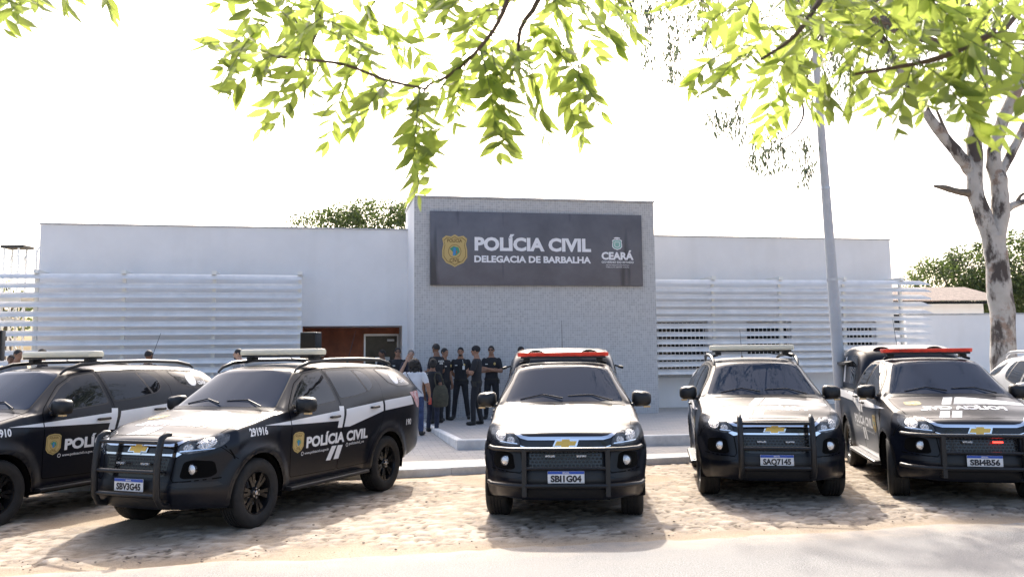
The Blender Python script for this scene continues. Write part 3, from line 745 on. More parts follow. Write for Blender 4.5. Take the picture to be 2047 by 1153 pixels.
def make_car(pick, paint='black', police=True, bullbar=True):
    me, bvh = car_body(pick); K = Skin(bvh); BK = M[paint]
    R_ = empty('police_pickup' if pick else ('police_suv' if police else 'parked_suv'))
    body = link('body', me, R_, True, 50); me.materials.append(BK)
    ab = -3.096 if pick else -2.845; rear = -4.42 if pick else -3.93
    # wells, underside, sills
    m_ = MB()
    for a in (0, ab):
        for s in (-1, 1):
            pr = [(s*.905, .436), (s*.885, .445), (s*.50, .445), (s*.50, .05)]
            for k in range(24):
                a0, a1 = math.pi*(-.08+1.16*k/24), math.pi*(-.08+1.16*(k+1)/24)
                for (y0, r0), (y1, r1) in zip(pr[:-1], pr[1:]):
                    m_.add([(a+r0*math.cos(a0), y0, .395+r0*math.sin(a0)), (a+r0*math.cos(a1), y0, .395+r0*math.sin(a1)), (a+r1*math.cos(a1), y1, .395+r1*math.sin(a1)), (a+r1*math.cos(a0), y1, .395+r1*math.sin(a0))], [(0, 1, 2, 3)])
    m_.box(rear+.5, .45, -.5, .5, .24, .34)
    m_.build('underbody', M['well'], R_, True)
    for s in (-1, 1):
        pl = 'left' if s > 0 else 'right'
        for a in (0, ab):                                          # matt arch trim
            pts = [(a+r*math.cos(t), .395+r*math.sin(t)) for r in (.437,) for t in np.linspace(-.05*math.pi, 1.05*math.pi, 25)]
            po = [(a+.487*math.cos(t), .395+.487*math.sin(t)) for t in np.linspace(-.05*math.pi, 1.05*math.pi, 25)]
            sh = pts+po, [(i, i+1, 25+i+1, 25+i) for i in range(24)]
            if paint == 'black': K.part('arch_trim', sh, pl, .003, M['plastic'], R_, .2)
        # running board
        x1 = -2.22 if not pick else -2.45
        rb = MB(); pr = [(.83, .335), (.985, .335), (1.0, .35), (.995, .375), (.97, .385), (.83, .385)]
        n_ = len(pr); vs = [(x, s*y, z) for x in (-.50, x1) for y, z in pr]; fs = [(j, (j+1) % n_, n_+(j+1) % n_, n_+j) for j in range(n_)] + [tuple(range(n_)), tuple(n_+j for j in reversed(range(n_)))]
        rb.add(vs, fs); rbo = rb.build('running_board', M['plastic'], R_, bevel=.006)
        MB().box(-.56, x1+.06, min(s*.88, s*.975), max(s*.88, s*.975), .386, .391).build('tread_plate', M['steel'] if pick else M['plastic'], rbo)
        # doors with their windows and handles
        for poly, gl, hx, hz in ((DOOR_F, GLASS_F, -1.47, 1.125), (DOOR_RP if pick else DOOR_R, GLASS_RP if pick else GLASS_R, -2.02 if pick else -2.45, 1.19)):
            sm = K.part('door_seam', poly_shape(rpoly(poly, .03)), pl, .0008, M['seam'], R_)
            d = K.part('door', poly_shape(rpoly(inset(poly, .0065), .03)), pl, .003, BK, R_); sm.parent = d
            K.part('window_rubber', poly_shape(rpoly(inset(gl, -.016), .05)), pl, .0045, M['plastic'], d)
            w = K.part('window', poly_shape(rpoly(gl, .045)), pl, .0062, M['glass'], d)
            if not pick and gl is GLASS_R: K.part('window_bar', poly_shape([(-2.20, 1.70), (-2.235, 1.70), (-2.405, 1.41), (-2.37, 1.40)]), pl, .0075, M['plastic'], d)
            h = MB(); p = K.hit((hx, s*2, hz), (0, -s, 0), 0)
            h.tube([p+Vector((.095, s*.008, 0)), p+Vector((.085, s*.035, .002)), p+Vector((-.085, s*.038, .004)), p+Vector((-.10, s*.008, .004))], [.012, .017, .017, .012], 8)
            h.build('door_handle', M['plastic'] if police else BK, d, True)
            K.part('handle_recess', disc_shape(hx+.0, hz, .055, .04, 16), pl, .0042, M['gloss'], d)
        if not pick:
            K.part('window_rubber', poly_shape(rpoly(inset(GLASS_Q, -.014), .04)), pl, .002, M['plastic'], R_)
            q = K.part('quarter_window', poly_shape(rpoly(GLASS_Q, .035)), pl, .004, M['glass'], R_)
            if police:
                K.part('round_sticker', disc_shape(-3.22, 1.575, .092, .092), pl, .006, M['white'], q)
                sh = text_shape('CEARÁ', .17, .05, .02); K.part('lettering', shift(sh, -3.335 if s > 0 else -3.51, 1.50, -s if s > 0 else 1), pl, .006, M['white'], q)
        # roof rail
        if not pick:
            rp = [(-1.06, s*.60, 1.705), (-1.14, s*.602, 1.765), (-1.35, s*.61, 1.82), (-1.8, s*.618, 1.848), (-2.5, s*.62, 1.852), (-3.1, s*.612, 1.835), (-3.38, s*.60, 1.79), (-3.46, s*.598, 1.745)]
            rr = MB().tube(rp, [.014, .022, .026, .026, .026, .026, .022, .012], 8); rr.build('roof_rail', M['plastic'] if police else M['steel'], R_, True)
        # mirror
        mi = MB(); A = Vector((-.74, s*.985, 1.315))
        for k, (fx, sy, sz) in enumerate(((.085, .30, .34), (.07, .66, .74), (.03, .92, .96), (-.03, 1, 1), (-.07, .98, .98))):
            for t in range(20):
                a = 2*math.pi*t/20; ex = .55; cx_ = abs(math.cos(a))**ex*(1 if math.cos(a) > 0 else -1); cz_ = abs(math.sin(a))**ex*(1 if math.sin(a) > 0 else -1)
                mi.v.append((A.x+fx, A.y+s*(cx_*.125*sy + (.012 if cx_*s else 0)), A.z+cz_*.098*sz*(1-.12*cx_)))
        for k in range(4):
            for t in range(20): mi.f.append((k*20+t, k*20+(t+1) % 20, (k+1)*20+(t+1) % 20, (k+1)*20+t)); mi.mi.append(0)
        mi.f += [tuple(range(20)), tuple(80+t for t in reversed(range(20)))]; mi.mi += [0, 0]
        mo = mi.build('mirror', M['plastic'] if paint == 'black' else BK, R_, True)
        arm = MB().tube([(-.70, s*.84, 1.235), (-.72, s*.90, 1.245), (-.735, s*.95, 1.27)], [.03, .026, .028], 8).build('mirror_arm', M['plastic'], mo, True)
        MB().box(A.x+.0, A.x+.055, min(A.y+s*.03, A.y+s*.115), max(A.y+s*.03, A.y+s*.115), A.z-.108, A.z-.085).build('indicator', M['amber'], mo, bevel=.006)
        MB().box(A.x-.0735, A.x-.0705, A.y-.10, A.y+.10, A.z-.075, A.z+.075).build('mirror_glass', M['chrome'], mo)
        # headlight
        hp = [(.505, .895), (.515, .95), (.555, 1.015), (.63, 1.06), (.74, 1.08), (.83, 1.07), (.855, 1.0), (.82, .94), (.74, .905), (.62, .885)]
        hl = K.part('headlight', poly_shape(rpoly([(s*a_, b_) for a_, b_ in hp], .02)), 'front', .004, M['lens'], R_, .03)
        K.part('reflector', disc_shape(s*.725, .985, .062, .056), 'front', .008, M['reflector'], hl, .03)
        K.part('reflector', disc_shape(s*.605, .945, .042, .040), 'front', .008, M['reflector'], hl, .03)
        K.part('bezel', poly_shape([(s*.655, .91), (s*.675, .91), (s*.685, 1.03), (s*.665, 1.04)]), 'front', .008, M['gloss'], hl, .03)
        K.part('bezel', poly_shape([(s*.53, .905), (s*.79, .925), (s*.795, .935), (s*.535, .917)]), 'front', .009, M['chrome'], hl, .03)
        # fog lamp in its recess
        fp = [(.56, .65), (.585, .80), (.66, .825), (.80, .80), (.815, .67), (.78, .635), (.60, .63)]
        fr_ = K.part('fog_recess', poly_shape(rpoly([(s*a_, b_) for a_, b_ in fp], .03)), 'front', .002, M['seam'], R_, .04)
        p = K.hit((3, s*.665, .725), (-1, 0, 0), 0)
        fl = MB().lathe([(.0, .062), (.018, .062), (.022, .055), (.016, .05)], 24, 'x', c=tuple(p)).build('fog_light', M['gloss'], R_, True)
        MB().lathe([(.016, .050), (.026, .03), (.03, 0)], 24, 'x', c=tuple(p)).build('fog_lens', M['foglens'], fl, True)
        K.part('bumper_blade', poly_shape([(s*.46, .575), (s*.56, .60), (s*.82, .585), (s*.86, .55), (s*.80, .535), (s*.55, .545)]), 'front', .006, M['plastic'], R_, .04)
        # shut lines of the bumper
        def seam(pts, plane, wd=.007):
            o1 = []; o2 = []
            for i, p_ in enumerate(pts):
                a_ = Vector(pts[max(0, i-1)]); c_ = Vector(pts[min(len(pts)-1, i+1)]); d_ = (c_-a_).normalized(); n_ = Vector((-d_.y, d_.x))*wd/2
                o1.append(tuple(Vector(p_)+n_)); o2.append(tuple(Vector(p_)-n_))
            m__ = len(pts); K.part('shut_line', (o1+o2, [(i, i+1, m__+i+1, m__+i) for i in range(m__-1)]), plane, .0012, M['seam'], R_, .05)
        seam([(s*.84, .955), (s*.875, .90), (s*.90, .80)], 'front'); seam([(.36, .80), (.52, .93), (.56, .96)], pl)
        seam([(s*.505, .90), (s*.50, .86), (s*.47, .64), (s*.50, .60), (s*.62, .605), (s*.84, .62)], 'front', .012)
        # tail light
        tp = [(-3.70, 1.36), (-3.50, 1.35), (-3.60, 1.24), (-3.72, 1.12), (-3.85, 1.10), (-3.85, 1.36)] if not pick else [(-4.27, 1.24), (-4.14, 1.24), (-4.17, .96), (-4.27, .94), (-4.4, .96), (-4.4, 1.24)]
        K.part('tail_light', poly_shape(rpoly(tp, .02)), pl, .004, M['tail'], R_, .05)
        for x in (0, ab): wheel(R_, x, s, 0)
    # hood, windscreen, cowl
    hood = [(.70, 0), (.685, .3), (.63, .56), (.50, .74), (.2, .80), (-.30, .80), (-.37, .765), (-.36, .5), (-.335, 0), (-.36, -.5), (-.37, -.765), (-.30, -.80), (.2, -.80), (.50, -.74), (.63, -.56), (.685, -.3)]
    sm = K.part('hood_seam', poly_shape(hood), 'top', .0008, M['seam'], R_, .06)
    hd = K.part('hood', poly_shape(inset(hood, .0065)), 'top', .003, BK, R_, .06); sm.parent = hd
    cw = [(-.335, 0), (-.36, .5), (-.40, .76), (-.50, .755), (-.43, .4), (-.42, 0), (-.43, -.4), (-.50, -.755), (-.40, -.76), (-.36, -.5)]
    K.part('cowl', poly_shape(cw), 'top', .004, M['plastic'], R_, .05)
    wsP = [(-.385, 0), (-.40, .4), (-.475, .715), (-.52, .735), (-.78, .655), (-1.045, .572), (-1.065, .53), (-1.045, .3), (-1.03, 0), (-1.045, -.3), (-1.065, -.53), (-1.045, -.572), (-.78, -.655), (-.52, -.735), (-.475, -.715), (-.40, -.4)]
    K.part('windscreen_rubber', poly_shape(inset(wsP, -.014)), 'top', .003, M['plastic'], R_, .05)
    wsc = K.part('windscreen', poly_shape(wsP), 'top', .0055, M['screen'], R_, .05)
    for y0, y1 in ((.60, .05), (-.02, -.55)):
        wp = MB(); p0 = K.hit((-.41, y0, 4), (0, 0, -1), .03); p1 = K.hit((-.50, (y0+y1)/2+.02, 4), (0, 0, -1), .02); p2 = K.hit((-.47, y1, 4), (0, 0, -1), .013)
        wp.tube([p0, p1, p2], [.011, .008, .006], 6); wp.build('wiper', M['plastic'], R_)
    # grille and chrome
    gr = K.part('grille', poly_shape([(-.50, .985), (-.40, .965), (.40, .965), (.50, .985), (.485, .90), (.42, .865), (-.42, .865), (-.485, .90)]), 'front', .003, M['gloss'], R_, .04)
    tw = .03 if not pick else .035
    K.part('chrome_bar', poly_shape([(-.60, 1.055), (-.47, .995), (-.40, .985), (.40, .985), (.47, .995), (.60, 1.055), (.555, 1.005), (.50, .97), (.42, .985-tw), (-.42, .985-tw), (-.50, .97), (-.555, 1.005)]), 'front', .010, M['chrome'], gr, .03)
    if not pick:
        K.part('chrome_bar', poly_shape([(-.52, .905), (-.44, .885), (.44, .885), (.52, .905), (.56, .885), (.50, .85), (.43, .865), (-.43, .865), (-.50, .85), (-.56, .885)]), 'front', .010, M['chrome'], gr, .03)
    else:
        K.part('chrome_bar', poly_shape([(-.50, .895), (-.44, .875), (.44, .875), (.50, .895), (.50, .885), (.44, .865), (-.44, .865), (-.50, .885)]), 'front', .008, M['chrome'], gr, .03)
    bt = [(-.135, -.030), (-.135+.03, .030), (-.045, .030), (-.042, .052), (.052, .052), (.055, .030), (.140, .030), (.118, -.030), (.045, -.030), (.042, -.052), (-.052, -.052), (-.055, -.030)]
    bz = .93 if not pick else .915
    bo_ = K.part('badge', poly_shape([(x*1.05, y*1.12+bz) for x, y in bt]), 'front', .016, M['chrome'], gr, .05); bo_['label'] = 'gold bow-tie emblem with chrome rim'
    K.part('badge_face', poly_shape([(x*.90, y*.80+bz) for x, y in bt]), 'front', .019, M['gold'], gr, .05)
    lg = K.part('lower_grille', poly_shape(rpoly([(-.44, .845), (.44, .845), (.40, .66), (.30, .64), (-.30, .64), (-.40, .66)], .02)), 'front', .003, M['gloss'], R_, .04)
    hs = []
    for iz in range(5):
        for iy in range(-9, 10):
            y, z = iy*.043 + (.0215 if iz % 2 else 0), .68+iz*.036
            if abs(y) < .40: hs.append(poly_shape([(y+.019*math.cos(q), z+.013*math.sin(q)) for q in (0, 1.05, 2.09, 3.14, 4.19, 5.24)]))
    K.parts('mesh', hs, 'front', .005, M['plastic'], lg, .1)
    K.part('intake', poly_shape(rpoly([(-.46, .60), (.46, .60), (.40, .43), (-.40, .43)], .03)), 'front', .003, M['plastic'], R_, .05)
    K.part('skid_trim', poly_shape([(-.46, .42), (.46, .42), (.40, .33), (-.40, .33)]), 'front', .005, M['plastic'], R_, .05)
    for y in (-.17, .17): MB().box(.93, .95, y-.055, y+.055, .775, .795).build('strobe', M['reflector'] if not (pick and False) else M['strobe'], R_)
    # number plate
    pz = .566; PX = .985 if bullbar else .93
    pt = MB().box(PX, PX+.006, -.20, .20, pz-.065, pz+.065).build('number_plate', M['plate'], R_, bevel=.004)
    MB().box(PX+.0062, PX+.0075, -.198, .198, pz+.033, pz+.063).build('plate_band', M['plate_blue'], pt)
    if police:
        # bull bar
        bb = MB()
        if not pick:
            for s in (-1, 1):
                y = s*.43; bb.tube([(.86, y, .34), (.98, y, .37), (1.035, y, .46), (1.045, y, .70), (1.02, y, .93), (.985, y, 1.06), (.92, y, 1.095), (.86, y, 1.09)], [.03, .034, .036, .036, .036, .034, .03, .024], 10)
                bb.tube([(.6, y, .36), (.9, y, .36)], .03, 8)
            for z, x in ((1.015, 1.0), (.715, 1.035), (.475, 1.03)): bb.tube([(x, -.43, z), (x+.01, 0, z), (x, .43, z)], .021, 8)
        else:
            for s in (-1, 1):
                y = s*.455; bb.box(.93, 1.02, y-.025, y+.025, .36, .88); bb.tube([(.6, y, .36), (.95, y, .38)], .03, 8)
            for z, w_ in ((.862, .82), (.475, .84)): bb.tube([(.62, -w_-.03, z), (.80, -w_+.02, z), (.96, -.62, z), (1.01, -.4, z), (1.01, .4, z), (.96, .62, z), (.80, w_-.02, z), (.62, w_+.03, z)], .024, 8)
            bb.tube([(1.0, -.45, .66), (1.0, .45, .66)], .018, 8)
        bb.build('bull_bar', M['plastic'], R_, True)
        # light bar
        LZ = 1.945 if not pick else 1.885; LX = -1.62 if not pick else -1.50
        L = MB(); 
        for zz, f in ((LZ-.045, 1), (LZ-.02, 1)): pass
        base = MB().box(LX-.13, LX+.13, -.58, .58, LZ-.05, LZ-.022).build('light_bar', M['plastic'], R_, bevel=.01)
        pr = ([(-.14, -.025), (-.15, .0), (-.145, .035), (-.11, .055), (.11, .055), (.145, .035), (.15, .0), (.14, -.025)] if not pick else [(-.11, -.025), (-.15, .02), (-.16, .032), (.16, .032), (.15, .02), (.11, -.025)])
        ys_ = [-.625, -.605, -.56, .56, .605, .625]; sc_ = [.5, .85, 1, 1, .85, .5]; n_ = len(pr)
        vs = [(LX+a_*k, y, LZ+b_*(.75+.25*k)) for y, k in zip(ys_, sc_) for a_, b_ in pr]
        fs = [(i*n_+j, i*n_+(j+1) % n_, (i+1)*n_+(j+1) % n_, (i+1)*n_+j) for i in range(5) for j in range(n_)] + [tuple(range(n_)), tuple(5*n_+j for j in reversed(range(n_)))]
        L.add(vs, fs); L.build('lens', M['barclear'] if not pick else M['barred'], base, bevel=.006)
        L = MB(); y = -.5
        while y < .55:
            L.box(LX+.10, LX+.112, y, y+.07, LZ-.018, LZ+.012); y += .125
        L.build('led_strip', M['reflector'], base)
        for s in (-1, 1): 
            f_ = MB(); f_.box(LX-.07, LX+.07, s*.50-.045, s*.50+.045, LZ-.10, LZ-.051); f_.tube([(LX, s*.50, LZ-.09), (LX+.01, s*.60, LZ-.12)], .022, 6)
            f_.build('bar_foot', M['plastic'], base, bevel=.008)
        MB().tube([(LX+.10, .2, LZ-.05), (LX+.16, .26, LZ-.075), (LX+.13, .36, LZ-.09), (LX+.05, .44, LZ-.085)], .006, 6).build('cable', M['plastic'], base)
        # aerial
        zA = 1.795 if not pick else 1.95
        ax = -3.2 if not pick else -3.4
        MB().tube([(ax, .0, zA-.02), (ax, .0, zA+.03), (ax-.015, 0, zA+.035), (ax-.22, .0, zA+.48)], [.022, .016, .005, .003], 6).build('aerial', M['plastic'], R_)
        # livery
        for s in (-1, 1):
            pl = 'left' if s > 0 else 'right'
            br_ = [poly_shape([(-.12, 1.118), (-.57, 1.138), (-.57, 1.092)]), poly_shape([(-.585, 1.138), (-1.635, 1.195), (-1.62, 1.065), (-.585, 1.092)]),
                   poly_shape([(-1.63, 1.25), (-1.73, 1.245), (-1.66, .975), (-1.555, .98)]),
                   poly_shape([(-1.775, 1.205), (-2.28, 1.232), (-2.70, 1.262), (-2.70, 1.125), (-1.90, 1.085), (-1.84, .975), (-1.705, .98)])]
            if not pick: br_ += [poly_shape([(-2.75, 1.265), (-3.52, 1.30), (-3.58, 1.17), (-2.75, 1.128)])]
            else: br_ = br_[:3] + [poly_shape([(-1.775, 1.205), (-2.29, 1.232), (-2.29, 1.105), (-1.90, 1.085), (-1.84, .975), (-1.705, .98)]), poly_shape([(-2.33, 1.235), (-4.2, 1.25), (-4.2, 1.13), (-2.33, 1.108)])]
            br_ += [poly_shape([(-1.45, .76), (-1.555, .757), (-1.435, .585), (-1.335, .59)]), poly_shape([(-1.585, .757), (-1.70, .752), (-1.615, .585), (-1.505, .588)])]
            for q in br_: K.part('stripe', q, pl, .0058, M['white'], R_, .06)
            tx = lambda sh, xf, xb, z: shift(sh, xf if s > 0 else xb, z, -s, 1) if s > 0 else shift(sh, xb, z, 1, 1)
            K.part('lettering', tx(text_shape('POLÍCIA CIVIL', 1.41, .125, .045), -.89, -2.30, .795), pl, .0062, M['white'], R_, .08)
            K.part('web_lettering', tx(text_shape('www.policiacivil.ce.gov.br', .52, .032, .01), -.865, -1.385, .715), pl, .0062, M['white'], R_, .1)
            K.part('web_lettering', tx(text_shape('policiacivil_ce', .36, .036, .01), -1.85, -2.21, .735), pl, .0062, M['white'], R_, .1)
            for dcx, rr_ in ((-.82, .024), (-1.80, .026)):
                an = [(dcx+r_*math.cos(t), .73+(.012 if dcx < -1 else 0)+r_*math.sin(t)) for r_ in (rr_, rr_*.72) for t in np.linspace(0, 2*math.pi, 17)[:-1]]
                K.part('icon', (an, [(i, (i+1) % 16, 16+(i+1) % 16, 16+i) for i in range(16)]), pl, .0062, M['white'], R_, .1)
            K.part('phone_lettering', tx(text_shape('190', .15, .085, .03), -3.37 if not pick else -3.8, -3.52 if not pick else -3.95, .88), pl, .0062, M['white'], R_, .1)
            c0 = None
            for shp, mm, off in crest_shapes(.215, .255):
                c1 = K.part('crest' if c0 is None else 'crest_detail', shift(shp, -.725, .872, -s if s > 0 else 1, 1), pl, .0062+off*.6, M[mm], c0 or R_, .1); c0 = c0 or c1
        # on the hood: slashes, band, mirrored lettering
        T = lambda pts: poly_shape([(x, y) for x, y in pts])
        hs = [T([(.665, -.40), (.665, -.285), (.44, -.215), (.44, -.33)]), T([(.665, -.255), (.665, -.14), (.44, -.07), (.44, -.185)]),
              T([(.14, -.235), (.14, -.12), (-.28, .01), (-.28, -.105)]), T([(.14, -.09), (.14, .025), (.07, .047), (.07, .78), (-.06, .78), (-.06, .085), (-.28, .155), (-.28, .04)])]
        for q in hs: K.part('stripe', q, 'top', .0055, M['white'], hd, .06)
        vs, fs = text_shape('POLÍCIA CIVIL', 1.02, .15, .045)
        K.part('hood_lettering', ([(.38-y, .48-x) for x, y in vs], fs), 'top', .0055, M['white'], hd, .08)
        c0 = None
        for shp, mm, off in crest_shapes(.20, .24):
            vs, fs = shp; c1 = K.part('crest' if c0 is None else 'crest_detail', ([(.02-y, -.56-x) for x, y in vs], fs), 'top', .0055+off*.6, M[mm], c0 or hd, .1); c0 = c0 or c1
    if pick:
        # fibreglass canopy over the bed
        cn = MB(); st_ = [(-2.40, 1.60, .66, .4), (-2.42, 1.74, .69, 1), (-2.46, 1.80, .70, 1), (-2.54, 1.86, .715, 1), (-2.68, 1.915, .73, 1), (-2.9, 1.955, .74, 1), (-3.2, 1.975, .745, 1), (-3.6, 1.975, .745, 1), (-4.1, 1.94, .735, 1), (-4.27, 1.86, .72, 1), (-4.38, 1.60, .71, 1)]
        n_ = 22; 
        st_ = [(-2.40, 1.30, .78, 1)] + st_
        for i, (x, zt, yt, _) in enumerate(st_):
            half = [(.855, 1.275), (.86, 1.285), (yt+.075*min(1, (zt-1.3)/.5) if zt > 1.35 else .80, 1.285+.55*(zt-1.285)), (yt+.02, zt-.10*min(1, (zt-1.28)/.5)), (yt-.05, zt-.02*min(1, (zt-1.28)/.5)), (yt-.16, zt), (0, zt+.012)]
            r, _m = bspline(half, 12); pts = [(x, y, z) for y, z in r[:-1]] + [(x, 0, r[-1][1])] + [(x, -y, z) for y, z in reversed(r[:-1])]
            n_ = len(pts); cn.v += pts
        k_ = len(st_)
        for i in range(k_-1):
            for j in range(n_-1): cn.f.append((i*n_+j, i*n_+j+1, (i+1)*n_+j+1, (i+1)*n_+j)); cn.mi.append(0)
        cn.f += [tuple(range(n_)), tuple((k_-1)*n_+j for j in reversed(range(n_)))]; cn.mi += [0, 0]
        co_ = cn.build('canopy', BK, R_, True)
        b = bmesh.new(); b.from_mesh(co_.data); KC = Skin(BVHTree.FromBMesh(b)); b.free()
        for s in (-1, 1):
            pl = 'left' if s > 0 else 'right'
            KC.part('canopy_window', poly_shape(rpoly([(-2.62, 1.36), (-2.60, 1.72), (-2.75, 1.82), (-4.0, 1.80), (-4.15, 1.70), (-4.2, 1.36)], .06)), pl, .004, M['glass'], co_, .08)
            KC.part('canopy_stripe', poly_shape([(-3.45, 1.37), (-3.62, 1.37), (-3.62, 1.78), (-3.48, 1.80)]), pl, .006, M['white'], co_, .08)
            g = MB()
            for k in range(5):
                x = -2.95-k*.17; g.box(x-.11, x, min(s*.80, s*(.915)), max(s*.80, s*.915), 1.70+.0*k, 1.725, T=lambda v: (v[0], v[1], v[2]-.25*(abs(v[1])-.8)))
            g.box(-3.8, -2.93, min(s*.905, s*.93), max(s*.905, s*.93), 1.66, 1.70)
            g.build('side_louvre', M['plastic'], co_)
            v_ = MB(); p = KC.hit((-2.66, s*.40, 4), (0, 0, -1), 0); v_.lathe([(0, .001), (.0, .001)], 3) if False else None
            half = [(.13*math.cos(t), .062*math.sin(t)) for t in np.linspace(0, math.pi, 11)]
            vs = [(x, p.y+a_*(.9+.1*f), p.z-.015+b_*f) for x, f in ((-2.64, 1), (-2.75, .8), (-3.05, .0)) for a_, b_ in half]
            MB().add([(-2.643, p.y+a_*.93, p.z-.013+b_*.9) for a_, b_ in half], [tuple(range(11))]).build('roof_vent', M['gloss'], co_)
            v_.add(vs, [(i*11+j, i*11+j+1, (i+1)*11+j+1, (i+1)*11+j) for i in range(2) for j in range(10)]); v_.build('vent_cowl', BK, co_, True)
    return R_, K

def place_car(root, x, y, phi, label, cat='police car'):
    # phi: heading of the nose from the direction towards the viewer, positive to the right
    root.location = (x, y, 0); root.rotation_euler = (0, 0, math.atan2(-math.cos(phi), math.sin(phi)))
    tag(root, label, cat, 'black police vehicles parked in a row' if cat in ('police car', 'police pickup') else None)
    return root
def plate_text(root, t):
    pt = [c for c in root.children if c.name.split('.')[0] == 'number_plate'][0]
    x = max(v.co.x for v in pt.data.vertices)+.0012; pz = .566
    vs, fs = text_shape(t, .335, .066, .05)
    MB().add([(x, -.168+a_, pz-.048+b_) for a_, b_ in vs], fs).build('plate_lettering', M['ink'], pt)
    vs, fs = text_shape('BRASIL', .075, .016, .02)
    MB().add([(x+.0012, -.037+a_, pz+.040+b_) for a_, b_ in vs], fs).build('plate_lettering', M['plate'], pt)
def steer(root, a):
    for c in root.children:
        if c.name.startswith('wheel') and c.type == 'EMPTY' and abs(c.location.x) < .01:
            e = c.rotation_euler; c.rotation_euler = (0, 0, a)
def fleet_no(root, K, t, s=1):
    sh = text_shape(t, .30, .085, .035)
    K.part('fleet_number', shift(sh, .15 if s > 0 else -.15, 1.02, -s, 1), 'left' if s > 0 else 'right', .0045, M['white'], root, .06)

suv, KS = make_car(False)
pick, KP = make_car(True)
suv2 = copy_tree(suv); suv3 = copy_tree(suv); pick2 = copy_tree(pick)
place_car(suv, -3.714, 10.521, -.389, 'black police SUV angled to the left showing its whole left side, plate SBV3G45'); plate_text(suv, 'SBV3G45'); fleet_no(suv, KS, '291916')
place_car(suv2, -6.696, 10.584, -.375, 'black police SUV cut off by the left picture edge'); plate_text(suv2, 'SBV3G75'); fleet_no(suv2, KS, '291910')
place_car(pick, .613, 10.833, -.051, 'black police pickup facing straight ahead with red light bar, plate SBI1G04', 'police pickup'); plate_text(pick, 'SBI1G04')
place_car(suv3, 3.40, 12.12, -.162, 'black police SUV beside the concrete pole, with clear light bar and plate SAQ7145'); plate_text(suv3, 'SAQ7145')
place_car(pick2, 5.849, 11.828, -.2, 'black police pickup right of the concrete pole with lit red grille strobe, plate SBI4B56', 'police pickup'); plate_text(pick2, 'SBI4B56')
suv4, _k = make_car(False, 'silver', False, False)
place_car(suv4, 8.25, 12.15, -.28, 'silver SUV with roof rails cut off by the right picture edge behind the black pickup', 'car')
steer(pick, rad(-4)); steer(suv3, rad(2)); steer(pick2, rad(-10))
for c in pick2.children:
    if c.name.startswith('strobe') and c.data.vertices[0].co.y > 0:
        c.data = c.data.copy(); c.data.materials.clear(); c.data.materials.append(M['strobe']); c['label'] = 'lit red strobe'
#PART4
# ------------------------------------------------------------------ people
def skin_mat(n, c): return mat(n, c, .55, noise=(30, .12))
SK = [skin_mat('skin_tan', (.30, .16, .10)), skin_mat('skin_brown', (.19, .095, .055)), skin_mat('skin_light', (.46, .28, .20))]
CL = {'uniform': mat('black_uniform', (.012, .013, .017), .8, noise=(9, .35), bump=(25, .5, .01)), 'navy': mat('navy_cloth', (.016, .019, .035), .8, noise=(9, .35), bump=(25, .5, .01)),
      'white': mat('pale_tshirt', (.58, .60, .64), .85, noise=(6, .08), bump=(22, .5, .012)), 'jeans': mat('blue_jeans', (.035, .055, .13), .85, noise=(14, .35), bump=(30, .4, .008)),
      'darkjeans': mat('dark_jeans', (.02, .026, .05), .85, noise=(14, .35)), 'olive': mat('olive_cloth', (.06, .058, .04), .85, noise=(12, .3), bump=(25, .5, .012)),
      'grey': mat('grey_shirt', (.20, .21, .23), .85, noise=(8, .15)), 'boot': mat('black_boot', (.012, .012, .012), .4), 'hair': mat('black_hair', (.010, .008, .007), .55, bump=(90, .8, .01)), 'greyhair': mat('grey_hair', (.16, .15, .14), .6, bump=(90, .8, .01)),
      'belt': mat('belt', (.008, .008, .008), .4), 'lip': mat('lip', (.25, .09, .07), .5), 'eye': mat('eye', (.02, .015, .012), .3), 'badge': mat('white_badge', (.7, .7, .68), .5)}
def ell(mb, c, r, nu=14, nv=9, M_=None):
    vs = []; fs = []
    for j in range(nv+1):
        th = math.pi*j/nv
        for i in range(nu):
            ph = 2*math.pi*i/nu; v = Vector((r[0]*math.sin(th)*math.cos(ph), r[1]*math.sin(th)*math.sin(ph), r[2]*math.cos(th)))
            if M_: v = M_ @ v
            vs.append(v + Vector(c))
    for j in range(nv):
        for i in range(nu): fs.append((j*nu+i, (j+1)*nu+i, (j+1)*nu+(i+1) % nu, j*nu+(i+1) % nu))
    mb.add(vs, fs)
def limb(mb, a, b, r0, r1, n=10, k=4):
    a, b = Vector(a), Vector(b); mb.tube([a.lerp(b, i/k) for i in range(k+1)], [r0+(r1-r0)*i/k + .004*math.sin(math.pi*i/k) for i in range(k+1)], n)
    ell(mb, a, (r0*.98,)*3, 10, 6); ell(mb, b, (r1*.98,)*3, 10, 6)
